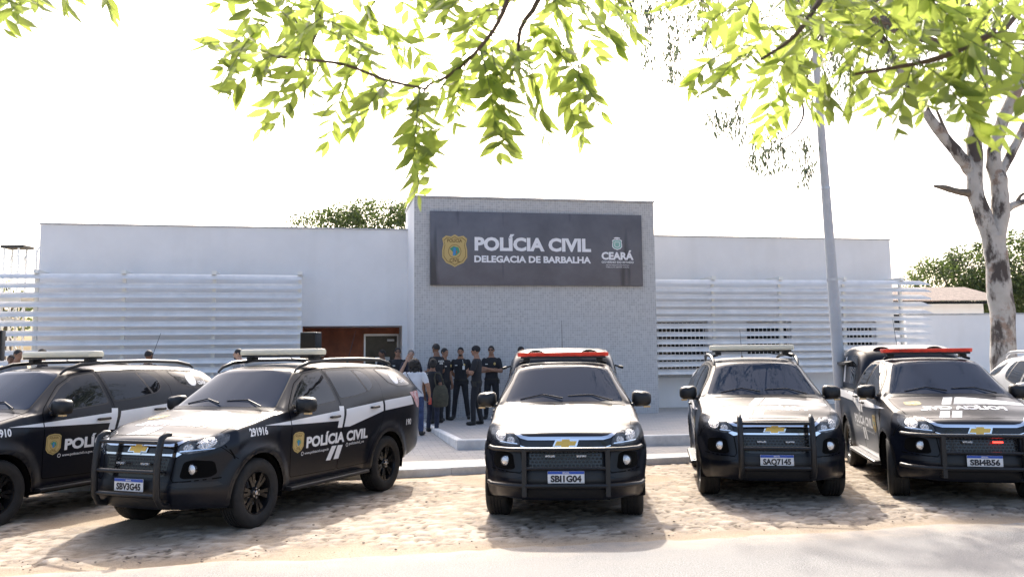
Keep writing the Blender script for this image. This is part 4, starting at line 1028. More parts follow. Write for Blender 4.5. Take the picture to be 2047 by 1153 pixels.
def person(label, loc, rz, h=1.76, arms='down', top='uniform', low='uniform', skin=0, hair='hair', haircut='short', spread=.04, head=0., belly=0., female=False, extras=(), stride=0., lean=0.):
    mb = MB(); seg = []
    T = (0, 0, 0)
    rings = [(.83, .13, .10, 0), (.88, .165, .118, 0), (.95, .172, .122, .0), (1.04, .155, .112+belly*.5, -belly*.5), (1.12, .156, .112+belly, -belly*.7), (1.24, .172, .118+belly*.5, -belly*.3), (1.36, .186, .120, 0), (1.43, .178, .105, .008), (1.475, .12, .078, .012), (1.50, .075, .064, .01), (1.58, .058, .060, -.004)]
    if female: rings = [(z, rx*(1.06 if z < 1 else .92), ry*(1.08 if z < 1.3 else 1), dy) for z, rx, ry, dy in rings]
    vs = []; n = 18
    for z, rx, ry, dy in rings: vs += [(rx*abs(math.cos(a))**.85*(1 if math.cos(a) > 0 else -1), dy+ry*math.sin(a)+lean*(z-.9), z) for a in np.linspace(0, 2*math.pi, n+1)[:-1]]
    fs = [(i*n+j, i*n+(j+1) % n, (i+1)*n+(j+1) % n, (i+1)*n+j) for i in range(len(rings)-1) for j in range(n)] + [tuple(range(n)), tuple((len(rings)-1)*n+j for j in reversed(range(n)))]
    mb.add(vs, fs)
    seg += [('top', Vector((0, 0, 1.0)), Vector((0, lean*.4, 1.42)), .17), ('low', Vector((0, 0, .84)), Vector((0, 0, .93)), .17)]
    hc = Vector((0, -.018+lean*.7, 1.655)); HR = Matrix.Rotation(head, 3, 'Z')
    hv = lambda x, y, z: hc + HR @ Vector((x, y, z))
    ell(mb, hv(0, .008, .022), (.076, .094, .095), M_=HR); ell(mb, hv(0, -.022, -.045), (.056, .066, .066), M_=HR)
    ell(mb, hv(0, -.055, -.078), (.030, .030, .024), 8, 6, HR)                     # chin
    ell(mb, hv(0, -.096, -.008), (.013, .022, .024), 8, 6, HR)                     # nose
    ell(mb, hv(0, -.080, -.047), (.026, .016, .010), 8, 6, HR)                     # mouth
    for s in (-1, 1):
        ell(mb, hv(s*.078, .008, .0), (.010, .020, .030), 8, 6, HR); ell(mb, hv(s*.03, -.078, .032), (.024, .014, .009), 8, 6, HR)
    seg += [('skin', hc, hc+Vector((0, 0, .02)), .11), ('skin', Vector((0, lean*.6, 1.53)), Vector((0, lean*.65, 1.58)), .06)]
    for s in (-1, 1):
        st = stride*s
        hip = Vector((s*.088, 0, .90)); knee = Vector((s*(.10+spread*.5), -.025-st*.5, .49)); ank = Vector((s*(.105+spread), .015-st, .09))
        limb(mb, hip, knee, .092 if not female else .10, .066); limb(mb, knee, ank, .066, .054 if low != 'jeans' else .05)
        seg += [('low', hip, knee, .09), ('low', knee, ank + Vector((0, 0, .05)), .06)]
        toe = ank + Vector((s*.03, -.165, -.045)); heel = ank + Vector((0, .045, -.045))
        mb.tube([heel+Vector((0, .012, 0)), heel.lerp(toe, .25), heel.lerp(toe, .6), toe.lerp(heel, .12), toe], [.030, .043, .046, .040, .02], 10); limb(mb, ank, heel+Vector((0, -.02, .0)), .05, .04)
        seg += [('shoe', heel, toe, .05), ('shoe', ank, ank+Vector((0, 0, .02)), .05)]
        sh = Vector((s*.178, .008+lean*.5, 1.42)); kind = arms if isinstance(arms, str) else arms[0 if s < 0 else 1]
        if kind == 'down': el, wr, hd = Vector((s*.255, .035, 1.15)), Vector((s*.265, -.03, .90)), Vector((s*.01, -.02, -1))
        elif kind == 'behind': el, wr, hd = Vector((s*.25, .10, 1.16)), Vector((s*.11, .17, 1.0)), Vector((-s*.9, .1, -.4))
        elif kind == 'crossed': el, wr, hd = Vector((s*.25, -.06, 1.15)), Vector((-s*.045, -.20-.025*s, 1.19+.02*s)), Vector((-s, .15, .15))
        elif kind == 'face': el, wr, hd = Vector((s*.26, -.10, 1.20)), Vector((s*.115, -.18, 1.50)), Vector((-s*.35, .3, .9))
        elif kind == 'hip': el, wr, hd = Vector((s*.34, .09, 1.18)), Vector((s*.19, -.02, 1.02)), Vector((-s*.5, -.6, -.6))
        elif kind == 'hold': el, wr, hd = Vector((s*.27, .03, 1.15)), Vector((s*.29, -.05, .91)), Vector((s*.02, -.1, -1))
        else: el, wr, hd = Vector((s*.25, -.02, 1.15)), Vector((s*.15, -.25, 1.12)), Vector((-s*.4, -1, .1))
        mid = sh.lerp(el, .62)
        limb(mb, sh, mid, .062 if not female else .060, .058); limb(mb, mid, el, .047, .044); limb(mb, el, wr, .044, .030)
        seg += [('top', sh, mid, .065), ('skin', mid.lerp(el, .12), el, .045), ('skin', el, wr, .04)]
        hd.normalize(); sd_ = hd.cross(Vector((0, 1, 0)) if abs(hd.y) < .8 else Vector((0, 0, 1))).normalized(); pn = hd.cross(sd_).normalized()
        if kind in ('down', 'hold'): sd_ = Vector((0, -1, 0)); pn = Vector((-s, 0, 0))
        kn = wr + hd*.085
        for q in (-1, 0, 1): mb.tube([wr+sd_*.010*q, wr.lerp(kn, .5)+sd_*.022*q, kn+sd_*.028*q], [.020, .019, .014], 8)
        for q, L_ in ((-1.5, .070), (-.5, .082), (.5, .078), (1.5, .058)):
            b0 = kn + sd_*.021*q; b1 = b0+hd*L_*.5+pn*.008+sd_*.004*q; b2 = b1+hd*L_*.42+pn*(.028 if kind != 'hold' else .05); mb.tube([b0-hd*.02, b0, b1, b2], [.0105, .0105, .0095, .008], 6)
        t0 = wr+hd*.025-sd_*.024*-1; mb.tube([t0, t0+hd*.03+sd_*.022+pn*.012, t0+hd*.06+sd_*.026+pn*.03], [.013, .012, .009], 6)
        seg.append(('skin', wr, kn+hd*.08, .04))
    me = bpy.data.meshes.new('t'); me.from_pydata(mb.v, [], mb.f); me.update()
    o = bpy.data.objects.new('t', me); COL.objects.link(o)
    b = bmesh.new(); b.from_mesh(me); bmesh.ops.recalc_face_normals(b, faces=b.faces); b.to_mesh(me); b.free()
    md = o.modifiers.new('r', 'REMESH'); md.mode = 'VOXEL'; md.voxel_size = .0125; md2 = o.modifiers.new('s', 'SMOOTH'); md2.iterations = 3; md2.factor = .5
    dg = bpy.context.evaluated_depsgraph_get(); me2 = bpy.data.meshes.new_from_object(o.evaluated_get(dg)); bpy.data.objects.remove(o); bpy.data.meshes.remove(me)
    R_ = empty('person', loc, rz, label, 'person')
    R_.scale = (h/1.78*(1.22 if female and top == 'white' else 1), h/1.78*(1.12 if female and top == 'white' else 1), h/1.78)
    mats = [SK[skin], CL[top], CL[low], CL['boot']]
    me2.materials.clear()
    for q in mats: me2.materials.append(q)
    C = np.zeros(len(me2.polygons)*3); me2.polygons.foreach_get('center', C); C = C.reshape(-1, 3); D = []; L = []
    for nm, a, c, r in seg:
        a = np.array(a); c = np.array(c); ab_ = c-a; t = np.clip(((C-a)@ab_)/(ab_@ab_), 0, 1); D.append(np.linalg.norm(C-(a+t[:, None]*ab_), axis=1)-r); L.append({'skin': 0, 'top': 1, 'low': 2, 'shoe': 3}[nm])
    mi = np.array(L)[np.argmin(np.array(D), 0)]
    mi = np.where((C[:, 2] > 1.485) & (np.hypot(C[:, 0], C[:, 1]) < .13), 0, mi)
    hem = .90 if top in ('white', 'olive', 'grey') else .96
    core = (np.abs(C[:, 0]) < .20) & (C[:, 2] > .80) & (C[:, 2] < 1.1) & (mi != 0); mi = np.where(core, np.where(C[:, 2] > hem, 1, 2), mi)
    me2.polygons.foreach_set('material_index', mi.astype(np.int32)); me2.name = 'body'
    body = link('body', me2, R_, True, 180)
    # hair
    if haircut != 'none':
        hb = MB(); nu, nv = 20, 12; vs = []; 
        for j in range(nv+1):
            for i in range(nu):
                th = math.pi*.62*j/nv; ph = 2*math.pi*i/nu
                front = max(0, -math.sin(ph)); lim = 1 - .42*front**1.5
                if haircut == 'bald': lim *= .0
                th *= lim; k_ = 1.0
                rx, ry, rz_ = (.080, .098, .100) if haircut in ('short',) else (.105, .118, .122)
                if haircut == 'buzz': rx, ry, rz_ = .0775, .0955, .0965
                vs.append(hv(rx*math.sin(th)*math.cos(ph), .010+ry*math.sin(th)*math.sin(ph), .022+rz_*math.cos(th)))
        fs = [(j*nu+i, (j+1)*nu+i, (j+1)*nu+(i+1) % nu, j*nu+(i+1) % nu) for j in range(nv) for i in range(nu)]
        hb.add(vs, fs)
        if haircut == 'long':
            rg = random.Random(3)
            for q in range(60):
                a = rg.uniform(.1, math.pi-.1); zz = rg.uniform(-.17, .05); ell(hb, hv(.098*math.cos(a), .02+.085*math.sin(a), zz), (.030, .030, .034), 7, 5)
        elif haircut == 'bun':
            ell(hb, hv(0, .09, .09), (.05, .05, .045)); ell(hb, hv(0, .06, -.03), (.075, .06, .07))
        hb.build('hair', CL[hair], R_, True)
    # belt
    if top in ('uniform', 'navy'):
        bl = MB(); rx, ry = (.182, .131); vs = [(rx*abs(math.cos(a))**.85*(1 if math.cos(a) > 0 else -1), ry*math.sin(a), z) for z in (.945, .985) for a in np.linspace(0, 2*math.pi, 25)[:-1]]
        bl.add(vs, [(i, (i+1) % 24, 24+(i+1) % 24, 24+i) for i in range(24)]); bl.box(.16, .20, -.05, .03, .86, .96)
        bl.build('belt', CL['belt'], R_, True)
    g = None
    for e in extras:
        if e == 'shades':
            g = MB(); 
            for s in (-1, 1): g.add([hv(s*.012, -.100, .028), hv(s*.060, -.088, .030), hv(s*.056, -.086, .000), hv(s*.018, -.099, -.002)], [(0, 1, 2, 3)]); g.tube([hv(s*.060, -.088, .026), hv(s*.080, -.03, .028), hv(s*.082, .01, .02)], .004, 5)
            g.tube([hv(-.014, -.1, .022), hv(.014, -.1, .022)], .004, 5); g.build('sunglasses', CL['belt'], R_)
        elif e == 'eyes':
            g = MB()
            for s in (-1, 1): ell(g, hv(s*.030, -.080, .016), (.012, .006, .006), 8, 5, HR)
            g.build('eyes', CL['eye'], R_, True)
        elif e == 'beard':
            g = MB(); ell(g, hv(0, -.050, -.080), (.042, .042, .028), 12, 8, HR); g.build('beard', CL['hair'], R_, True)
        elif e == 'badge':
            g = MB(); g.box(.06, .115, -.150, -.135, 1.22, 1.31); g.tube([(.087, -.142, 1.31), (.06, -.11, 1.46)], .004, 5); g.build('badge', CL['badge'], R_)
        elif e == 'chest':
            g = MB(); g.box(-.13, -.07, -.138, -.125, 1.315, 1.335); g.build('name_tape', CL['badge'], R_)
            g = MB(); vs = [(.10+.028*math.cos(a), -.132, 1.335+.034*math.sin(a)) for a in np.linspace(0, 6.28, 9)[:-1]]; g.add(vs, [tuple(range(8))]); g.build('crest_patch', M['crest'], R_)
        elif e == 'cap':
            g = MB(); ell(g, hv(0, .012, .045), (.088, .106, .088), 16, 8, HR); g.add([hv(-.07, -.06, .06), hv(.07, -.06, .06), hv(.05, -.17, .045), hv(-.05, -.17, .045)], [(0, 1, 2, 3)]); g.build('cap', CL['uniform'], R_, True)
        elif e == 'back':
            for t, z, w_ in (('POLÍCIA', 1.36, .20), ('CIVIL', 1.31, .13)):
                vs, fs = text_shape(t, w_, .036, .05); MB().add([(w_/2-x, .140+(.0 if z > 1.33 else .002), z+y) for x, y in vs], fs).build('back_lettering', CL['badge'], R_)
        elif e == 'strap':
            g = MB(); g.tube([(.15, .06, 1.47), (.10, .125, 1.38), (.0, .148, 1.22), (-.10, .145, 1.08), (-.17, .08, .98)], .007, 5); g.build('bag_strap', CL['belt'], R_, True)
        elif e == 'dots':
            g = MB()
            for k in range(9): ell(g, (.13+.012*k-.06*(k % 2), .115-.008*k, 1.44-.025*k), (.012, .008, .010), 6, 4)
            g.build('shirt_print', CL['badge'], R_, True)
    return R_
def spot(x, y): return (x, y, stand_z(x, y))
person('person in cap standing by the grey entrance door, head above the car roof', spot(-3.36, 23.0), rad(-50), 1.72, 'down', skin=1, extras=('eyes',), hair='hair')
person('officer in dark uniform and sunglasses beside the entrance post', spot(-2.84, 22.0), rad(10), 1.76, 'down', skin=0, extras=('shades', 'chest'))
person('grey haired person holding a hand to the face behind the woman in the pale t-shirt', spot(-2.40, 21.0), rad(10), 1.72, ('face', 'down'), 'navy', 'darkjeans', 2, 'greyhair', 'buzz', extras=('eyes',))
wom = person('woman in pale t-shirt and blue jeans seen from behind with a thin bag strap', spot(-2.07, 18.75), rad(172), 1.58, ('hold', 'down'), 'white', 'jeans', 0, 'hair', 'long', .03, 0, .03, True, ('strap',))
p5 = person('short person in dark print shirt and dark jeans carrying an olive bag', spot(-1.74, 19.35), rad(150), 1.55, ('down', 'down'), 'uniform', 'darkjeans', 1, 'hair', 'bun', .02, .5, .0, True, ('dots',))
person('tall officer facing left with white lettering on the back, behind the olive bag', spot(-1.78, 20.75), rad(-125), 1.84, 'front', skin=1, head=-.1, extras=('back', 'eyes'), belly=.02)
person('officer turned to the right half hidden behind the tall officer', spot(-1.66, 21.55), rad(55), 1.74, ('down', 'down'), skin=0, extras=('eyes', 'chest'))
person('bearded officer with a white badge on his chest standing legs apart against the mosaic wall', spot(-1.29, 22.0), rad(-3), 1.76, 'behind', skin=0, spread=.075, extras=('eyes', 'beard', 'badge', 'chest'), haircut='short')
person('officer in profile facing left with folded arms in front of the officer in sunglasses', spot(-.83, 20.2), rad(-100), 1.77, 'crossed', skin=0, extras=('eyes', 'cap'), stride=.06)
person('officer in sunglasses with folded arms facing the camera at the mosaic wall', spot(-.53, 21.9), rad(-8), 1.79, 'crossed', skin=0, haircut='buzz', extras=('shades', 'chest'))
person('officer mostly hidden behind the middle pickup', spot(.19, 21.6), rad(30), 1.76, 'down', skin=1, extras=('eyes',))
for (x, y, h, rz, nm, kw) in ((-10.55, 19., 1.79, 70, 'person with short dark hair looking right at the left picture edge, tallest there', dict(skin=0, extras=('eyes',), top='grey')), (-10.85, 19.3, 1.67, 20, 'shorter person at the far left edge beside the taller one', dict(skin=1, top='grey', extras=('eyes',))),
                          (-10.02, 19., 1.80, -60, 'person with black hair just left of the first light bar', dict(skin=0, extras=('eyes',))), (-7.76, 19., 1.77, 160, 'person behind the leftmost SUV, only black hair showing', dict(skin=1)),
                          (-5.83, 19., 1.80, -80, 'balding bearded person looking left between the two left SUVs', dict(skin=2, haircut='buzz', extras=('eyes', 'beard'), top='grey', head=-.1))):
    person(nm, spot(x, y), rad(rz), h, 'down', **kw)
# the bag of the short person and the bottle in the woman's hand
bm_ = MB(); vs = []
for z, rx, ry in ((.0, .13, .05), (.04, .17, .085), (.22, .18, .095), (.38, .15, .08), (.46, .10, .05)): vs += [(rx*math.cos(a), ry*math.sin(a), z) for a in np.linspace(0, 2*math.pi, 17)[:-1]]
bm_.add(vs, [(i*16+j, i*16+(j+1) % 16, (i+1)*16+(j+1) % 16, (i+1)*16+j) for i in range(4) for j in range(16)] + [tuple(range(16)), tuple(64+j for j in reversed(range(16)))])
bag = empty('shoulder_bag', (-1.56, 19.2, .19+.60), rad(20), 'olive cloth bag hanging at the side of the short person in dark jeans', 'bag')
bm_.build('bag_body', CL['olive'], bag, True)
MB().tube([(-.10, 0, .44), (-.13, .02, .62), (-.10, .03, .72), (.0, .02, .70), (.09, 0, .44)], .014, 6).build('bag_handle', CL['olive'], bag, True)
hand = Vector((-2.07, 18.75, stand_z(-2.07, 18.75))) + Matrix.Rotation(rad(172), 3, 'Z') @ (Vector((-.285*1.22, -.09, .70))*(1.6/1.78))
bt_ = empty('bottle', hand, 0, "red bottle held in the right hand of the woman in the pale t-shirt", 'bottle')
MB().lathe([(0, 0), (0, .030), (.02, .033), (.13, .033), (.165, .016), (.19, .014), (.19, 0)], 16, 'z').build('bottle_body', M['red'], bt_, True)
MB().lathe([(.19, .0), (.191, .017), (.21, .017), (.21, 0)], 12, 'z').build('cap', M['white'], bt_, True)
# loudspeakers on stands
def speaker(label, x, y, ztop, rz):
    z0 = stand_z(x, y); t = empty('loudspeaker', (x, y, z0), rz, label, 'loudspeaker'); H = ztop-z0
    MB().box(-.19, .19, -.18, .17, H-.60, H).build('cabinet', M['plastic'], t, bevel=.02)
    MB().box(-.165, .165, -.186, -.181, H-.57, H-.03).build('speaker_grille', M['gloss'], t)
    m_ = MB(); m_.tube([(0, 0, .35), (0, 0, H-.6)], .018, 8); t_ = m_.build('stand_pole', M['plastic'], t)
    for k in range(3):
        a = 2*math.pi*k/3; MB().tube([(0, 0, .75), (.5*math.cos(a), .5*math.sin(a), .0)], .012, 6).build('leg', M['plastic'], t)
p = aty(622, 664, 20.0); speaker('black loudspeaker on a stand in front of the brown entrance wall', p.x, p.y, p.z, rad(-8))
p = aty(-13, 660, 17.5); speaker('black loudspeaker cut off by the left picture edge', p.x, p.y, p.z, rad(20))
# notice taped to the entrance door
nq = empty('notice', fw(-3.08, 3.985, 1.55), FA, 'blank white notice sheet on the grey entrance door', 'notice')
MB().box(-.21, .21, 0, .004, 0, .30).build('sheet', M['white'], nq)

# ------------------------------------------------------------------ pole, mast, walls, house
conc = mat('concrete_pole', (.54, .54, .54), .85, noise=(3, .10), bump=(40, .4, .004))
b0 = aty(1692, 940, 15.75); b0.z = .05; b1 = aty(1637, 200, 15.75); b2 = b0 + (b1-b0)*1.62
pl_ = empty('utility_pole', b0, 0, 'tall leaning concrete pole between the two right-hand police vehicles', 'utility pole')
K_ = 12; MB().tube([(b2-b0)*(k/K_) for k in range(K_+1)], [.118-.085*k/K_ for k in range(K_+1)], 18).build('shaft', conc, pl_, True)
top = (b2-b0); m_ = MB(); m_.box(top.x-.9, top.x+.9, top.y-.12, top.y-.02, top.z-.55, top.z-.43); m_.build('crossarm', conc, pl_)
for zz in (.30, .46):
    q_ = (b2-b0)*zz; MB().lathe([(-.02, .115-.085*zz), (-.02, .126-.085*zz), (.02, .126-.085*zz), (.02, .115-.085*zz)], 20, 'z', c=tuple(q_)).build('steel_band', M['steel'], pl_, True)
m_ = MB(); p = (b2-b0)*.80
m_.tube([p+Vector((0, -.06, 0)), p+Vector((-.4, -.5, .35)), p+Vector((-.7, -1.2, .5))], .025, 8); m_.build('lamp_arm', M['steel'], pl_, True)
MB().lathe([(0, .0), (.0, .05), (.45, .10), (.5, .06), (.5, 0)], 12, 'x', c=tuple(p+Vector((-1.1, -1.25, .5)))).build('lamp_head', M['steel'], pl_, True)
for k, s in enumerate((-.75, 0, .75)):
    m_ = MB(); o_ = b2 + Vector((s, -.07, -.38)); m_.lathe([(0, .03), (.05, .045), (.1, .03), (.12, 0)], 10, 'z', c=tuple(top+Vector((s, -.07, -.43)))); m_.build('insulator', M['gloss'], pl_, True)
bw = empty('boundary_wall', (12.9, 29.2, 0), rad(4), 'white boundary wall running behind the gum tree to the right', 'wall')
MB().box(0, 40, 0, .2, 0, 3.02).build('wall_face', plaster, bw); MB().box(-.02, 40.02, -.03, .23, 3.022, 3.07).build('coping', coping, bw)
tilem = mat('clay_roof_tiles', (.24, .185, .155), .8, noise=(6, .35))
hs_ = empty('tiled_house', (16.2, 38, 0), rad(6), 'house with a low clay tile roof behind the boundary wall', 'house')
MB().box(0, 4.2, 0, 5, 0, 3.95).build('wall', plaster, hs_)
m_ = MB(); nx2 = 60
for i in range(nx2):
    x0, x1 = -.9+6.0*i/nx2, -.9+6.0*(i+1)/nx2; mid = (x0+x1)/2
    for (a, c) in ((x0, mid), (mid, x1)): pass
    vs = []
    for k in range(5):
        x = x0+(x1-x0)*k/4; dz = .04*math.sin(math.pi*k/4); hipc = max(0, x-4.6+.0)*.0
        vs += [(x, -.75, 3.92+dz), (x, 2.6, 4.72+dz)]
    m_.add(vs, [(2*k, 2*k+2, 2*k+3, 2*k+1) for k in range(4)])
m_.add([(-.9, 2.6, 4.72), (5.1, 2.6, 4.72), (5.1, 6, 3.9), (-.9, 6, 3.9)], [(0, 1, 2, 3)]); m_.build('roof', tilem, hs_)
MB().box(-.9, 5.1, -.74, -.70, 3.80, 3.905).build('fascia', M['gloss'], hs_); MB().box(-.2, .6, -.004, -.002, 2.6, 3.4).build('window', M['glass'], hs_)
# steel frame canopy and truss tower left of the building
sf = empty('steel_canopy', fw(-14.0, 3.2, 0), FA, 'white steel frame canopy seen through the left end of the louvre screen', 'canopy')
for x in (-1.9, .9):
    for y in (0, 3.0): MB().box(x-.05, x+.05, y-.05, y+.05, 0, 3.4).build('post', postm, sf)
for y in (0, 1, 2, 3.0): MB().box(-2.2, 1.4, y-.03, y+.03, 3.401, 3.50).build('beam', postm, sf)
for k in range(5):
    MB().tube([(-2.2, .4*k, 3.55+.0*k), (1.2, .4*k+.2, 2.9)], .035, 6).build('rafter', postm, sf)
MB().box(-2.4, 1.5, -.2, 3.3, 3.55, 3.60).build('roof_sheet', postm, sf)
tt = empty('truss_tower', aty(29, 545, 27)*1, 0, 'aluminium truss tower with a dark top plate rising left of the station', 'tower'); tt.location.z = 0
for x in (-.22, .22):
    for y in (-.22, .22): MB().tube([(x, y, 0), (x, y, 5.25)], .034, 8).build('chord', postm, tt, True)
m_ = MB(); z = .3; k = 0
br2 = MB()
while z < 4.4:
    s = 1 if k % 2 else -1
    for (a, c) in (((-.22, -.22), (.22, -.22)), ((-.22, .22), (.22, .22)), ((-.22, -.22), (-.22, .22)), ((.22, -.22), (.22, .22))):
        p0, p1 = (a, c) if s > 0 else (c, a); br2.tube([(p0[0], p0[1], z), (p1[0], p1[1], z+.8)], .016, 6)
    z += .8; k += 1
br2.build('lacing', postm, tt, True); MB().box(-.30, .40, -.3, .3, 5.255, 5.33).build('top_plate', M['plastic'], tt)
rp = empty('handrail_post', aty(72, 545, 24.5)*1, 0, 'thin white pipe standing at the left corner of the station', 'pipe'); rp.location.z = 0
MB().tube([(0, 0, 0), (0, 0, 4.9), (.05, .05, 4.98), (.5, .3, 5.0)], .03, 8).build('pipe', postm, rp, True)
an = empty('roof_antenna', aty(197, 458, 28), 0, 'small forked antenna on the left roof', 'antenna')
m_ = MB(); m_.tube([(0, 0, -.75), (0, 0, .22)], .014, 6); m_.tube([(-.22, 0, .34), (0, 0, .2), (.24, .1, .4)], .012, 6); m_.build('mast', M['steel'], an)
an = empty('roof_antenna', aty(1560, 475, 28), 0, 'thin straight antenna rod on the right roof', 'antenna'); MB().tube([(0, 0, -.6), (0, 0, .42)], .014, 6).build('mast', M['steel'], an)
for k, (v0, v1) in enumerate(((505, 500), (512, 509))):
    w_ = MB(); a, c = aty(1900, v0+14, 33), aty(2300, v1-10, 30); w_.tube([a.lerp(c, t) + Vector((0, 0, -.5*math.sin(math.pi*t))) for t in np.linspace(0, 1, 9)], .012, 5)
    o = w_.build('power_line', M['plastic']); tag(o, ('upper' if k == 0 else 'lower')+' overhead power line behind the gum tree trunk', 'power line', 'overhead power lines')

# ------------------------------------------------------------------ trees
bark = mat('gum_bark', (.5, .47, .43), .85, bump=(14, .7, .02)); nt = bark.node_tree; b = nt.nodes['Principled BSDF']
tcn = N(nt, 'ShaderNodeTexCoord'); mp = N(nt, 'ShaderNodeMapping'); mp.inputs['Scale'].default_value = (1.6, 1.6, .75); nt.links.new(tcn.outputs['Object'], mp.inputs[0])
nz = N(nt, 'ShaderNodeTexNoise'); nz.inputs['Scale'].default_value = 1.35; nz.inputs['Detail'].default_value = 9; nz.inputs['Roughness'].default_value = .62; nt.links.new(mp.outputs[0], nz.inputs['Vector'])
base = mixc(nt, ramp(nt, noise(nt, 4, 5), .3, .7), (.38, .35, .31), (.50, .47, .43))
base = mixc(nt, ramp(nt, noise(nt, 2.3, 5), .55, .62), base, (.30, .22, .17))
nt.links.new(mixc(nt, ramp(nt, nz.outputs['Fac'], .50, .57), base, (.075, .06, .052)), b.inputs['Base Color'])
brown = mat('twig_bark', (.10, .07, .05), .9, noise=(14, .3)); bbark = mat('grey_bark', (.16, .13, .10), .9, noise=(8, .3))
gumleaf = leafmat('gum_leaf', (.10, .13, .10), (.18, .22, .13), .35, .5, .45)
bgleaf = leafmat('broad_leaf', (.06, .09, .035), (.12, .17, .04), .45, .5, .38)
neemleaf = leafmat('neem_leaf', (.05, .095, .025), (.52, .63, .12), .45, .4, .5)
def leafq(mb, p, d, up, L_, wd, fold=.15):
    d = d.normalized(); s = d.cross(up); s = s.normalized() if s.length > 1e-4 else d.orthogonal().normalized(); n_ = s.cross(d)
    a, t, m1 = p, p+d*L_, p+d*L_*.45
    mb.add([a, m1+s*wd+n_*wd*fold, t, m1-s*wd+n_*wd*fold], [(0, 1, 2), (0, 2, 3)])
def rv(r): 
    while True:
        v = Vector((r.uniform(-1, 1), r.uniform(-1, 1), r.uniform(-1, 1)))
        if .05 < v.length < 1: return v
def crown(mb, c, rad3, n, L_, seed, clump=26):
    r = random.Random(seed); k = max(1, n//clump)
    for q in range(k):
        v = rv(r); v = v.normalized()*(v.length**.35)
        cc = Vector((c[0]+v.x*rad3[0], c[1]+v.y*rad3[1], c[2]+v.z*rad3[2]))
        cr_ = r.uniform(.05, .13)*sum(rad3)
        for w in range(clump):
            u = rv(r); leafq(mb, cc+u*cr_, rv(r)+Vector((0, 0, -.4)), rv(r), L_*r.uniform(.7, 1.3), L_*.24)
def tree(name, label, base, blobs, n, L_, seed, th, trunk_r=.2, group=None, mt=bgleaf):
    t = empty(name, base, 0, label, 'tree', group); mb = MB()
    for i, (dx, dy, dz, rx, ry, rz_) in enumerate(blobs): crown(mb, (dx, dy, dz), (rx, ry, rz_), int(n*rx*rz_/sum(q[3]*q[5] for q in blobs)), L_, seed+i)
    m_ = MB(); m_.tube([(0, 0, -.1), (.1, 0, th*.4), (0, .1, th)], [trunk_r*1.25, trunk_r, trunk_r*.7], 10); m_.build('trunk', bbark, t, True)
    for i, q in enumerate(blobs):
        MB().tube([(0, .1, th*.8), (q[0]*.5, q[1]*.5, (th+q[2])*.5+.2), (q[0], q[1], q[2]+q[5]*.3)], [trunk_r*.55, trunk_r*.4, trunk_r*.12], 7).build('limb', bbark, t, True)
    mb.build('crown', mt, t); return t
tree('broadleaf_tree', 'broad green tree crown rising behind the left roof beside the mosaic block', (-6.6, 40, 0), [(-1.6, 0, 7.35, 1.9, 1.6, 1.15), (.4, 0, 7.7, 2.0, 1.6, 1.15), (2.6, 0, 7.5, 2.2, 1.6, 1.3)], 12000, .18, 3, 5.2, .22, 'trees behind the station')
tree('broadleaf_tree', 'green tree behind the tiled house, left of the gum tree trunk', (23.2, 46, 0), [(-.8, 0, 5.3, 1.9, 1.6, 1.3), (1.2, 0, 5.9, 1.9, 1.6, 1.4), (.3, 0, 4.1, 2.2, 1.6, 1.0), (2.6, .3, 4.6, 1.6, 1.5, 1.6)], 11000, .21, 13, 3.6, .24, 'trees behind the station')
tree('broadleaf_tree', 'larger green tree at the right picture edge behind the boundary wall', (27.0, 45, 0), [(-1.0, 0, 6.1, 1.7, 1.6, 1.5), (1.4, 0, 6.5, 2.2, 1.8, 1.8), (0, 0, 4.4, 2.4, 1.8, 1.3), (2.6, 0, 4.8, 2.0, 1.7, 1.6)], 12000, .21, 23, 4.0, .28, 'trees behind the station')
tree('broadleaf_tree', 'small tree top beside the truss tower at the left edge', (-18.2, 32, 0), [(-.4, 0, 4.0, .8, 1.0, .7), (.2, 0, 3.6, .8, .9, .7)], 1100, .16, 33, 3.2, .14, 'trees behind the station')

# gum tree on the right
gY = 17.5
G = lambda u, v, Y=gY: aty(u, v, Y)
base = G(2006, 745); base.z = 0
gt = empty('gum_tree', base, 0, 'tall pale barked gum tree with dark patches at the right', 'tree')
def gl(pts): return [p-base for p in pts]
def bumpy(pts, rs, sub=4, seed=1):
    r = random.Random(seed); P = []; Q = []
    for i in range(len(pts)-1):
        for k in range(sub):
            t = k/sub; a = pts[max(i-1, 0)]; b_, c, d = pts[i], pts[i+1], pts[min(i+2, len(pts)-1)]
            p = .5*((2*b_)+(c-a)*t+(2*a-5*b_+4*c-d)*t*t+(3*b_-a-3*c+d)*t**3); P.append(p+Vector((r.uniform(-1, 1), r.uniform(-1, 1), 0))*rs[i]*.09); Q.append((rs[i]+(rs[i+1]-rs[i])*t)*r.uniform(.94, 1.07))
    P.append(pts[-1]); Q.append(rs[-1]); return P, Q
tk = MB()
P, Q = bumpy(gl([base+Vector((.05, 0, -.2)), base+Vector((.02, 0, .5)), G(2008, 745), G(2003, 620), G(1992, 520), G(1985, 470)]), [.36, .27, .245, .225, .21, .205], 4, 1); tk.tube(P, Q, 18)
P, Q = bumpy(gl([G(1990, 500), G(1968, 440), G(1950, 380), G(1948, 320), G(1950, 260), G(1965, 190), G(1960, 100), G(1975, -60)]), [.18, .165, .155, .15, .13, .12, .10, .07], 4, 2); tk.tube(P, Q, 14)
P, Q = bumpy(gl([G(1990, 500), G(2000, 430), G(1997, 360), G(1985, 320), G(2005, 240), G(2040, 160), G(2075, 40), G(2100, -120)]), [.18, .165, .155, .14, .12, .11, .09, .06], 4, 3); tk.tube(P, Q, 14)
tk.build('trunk', bark, gt, True)
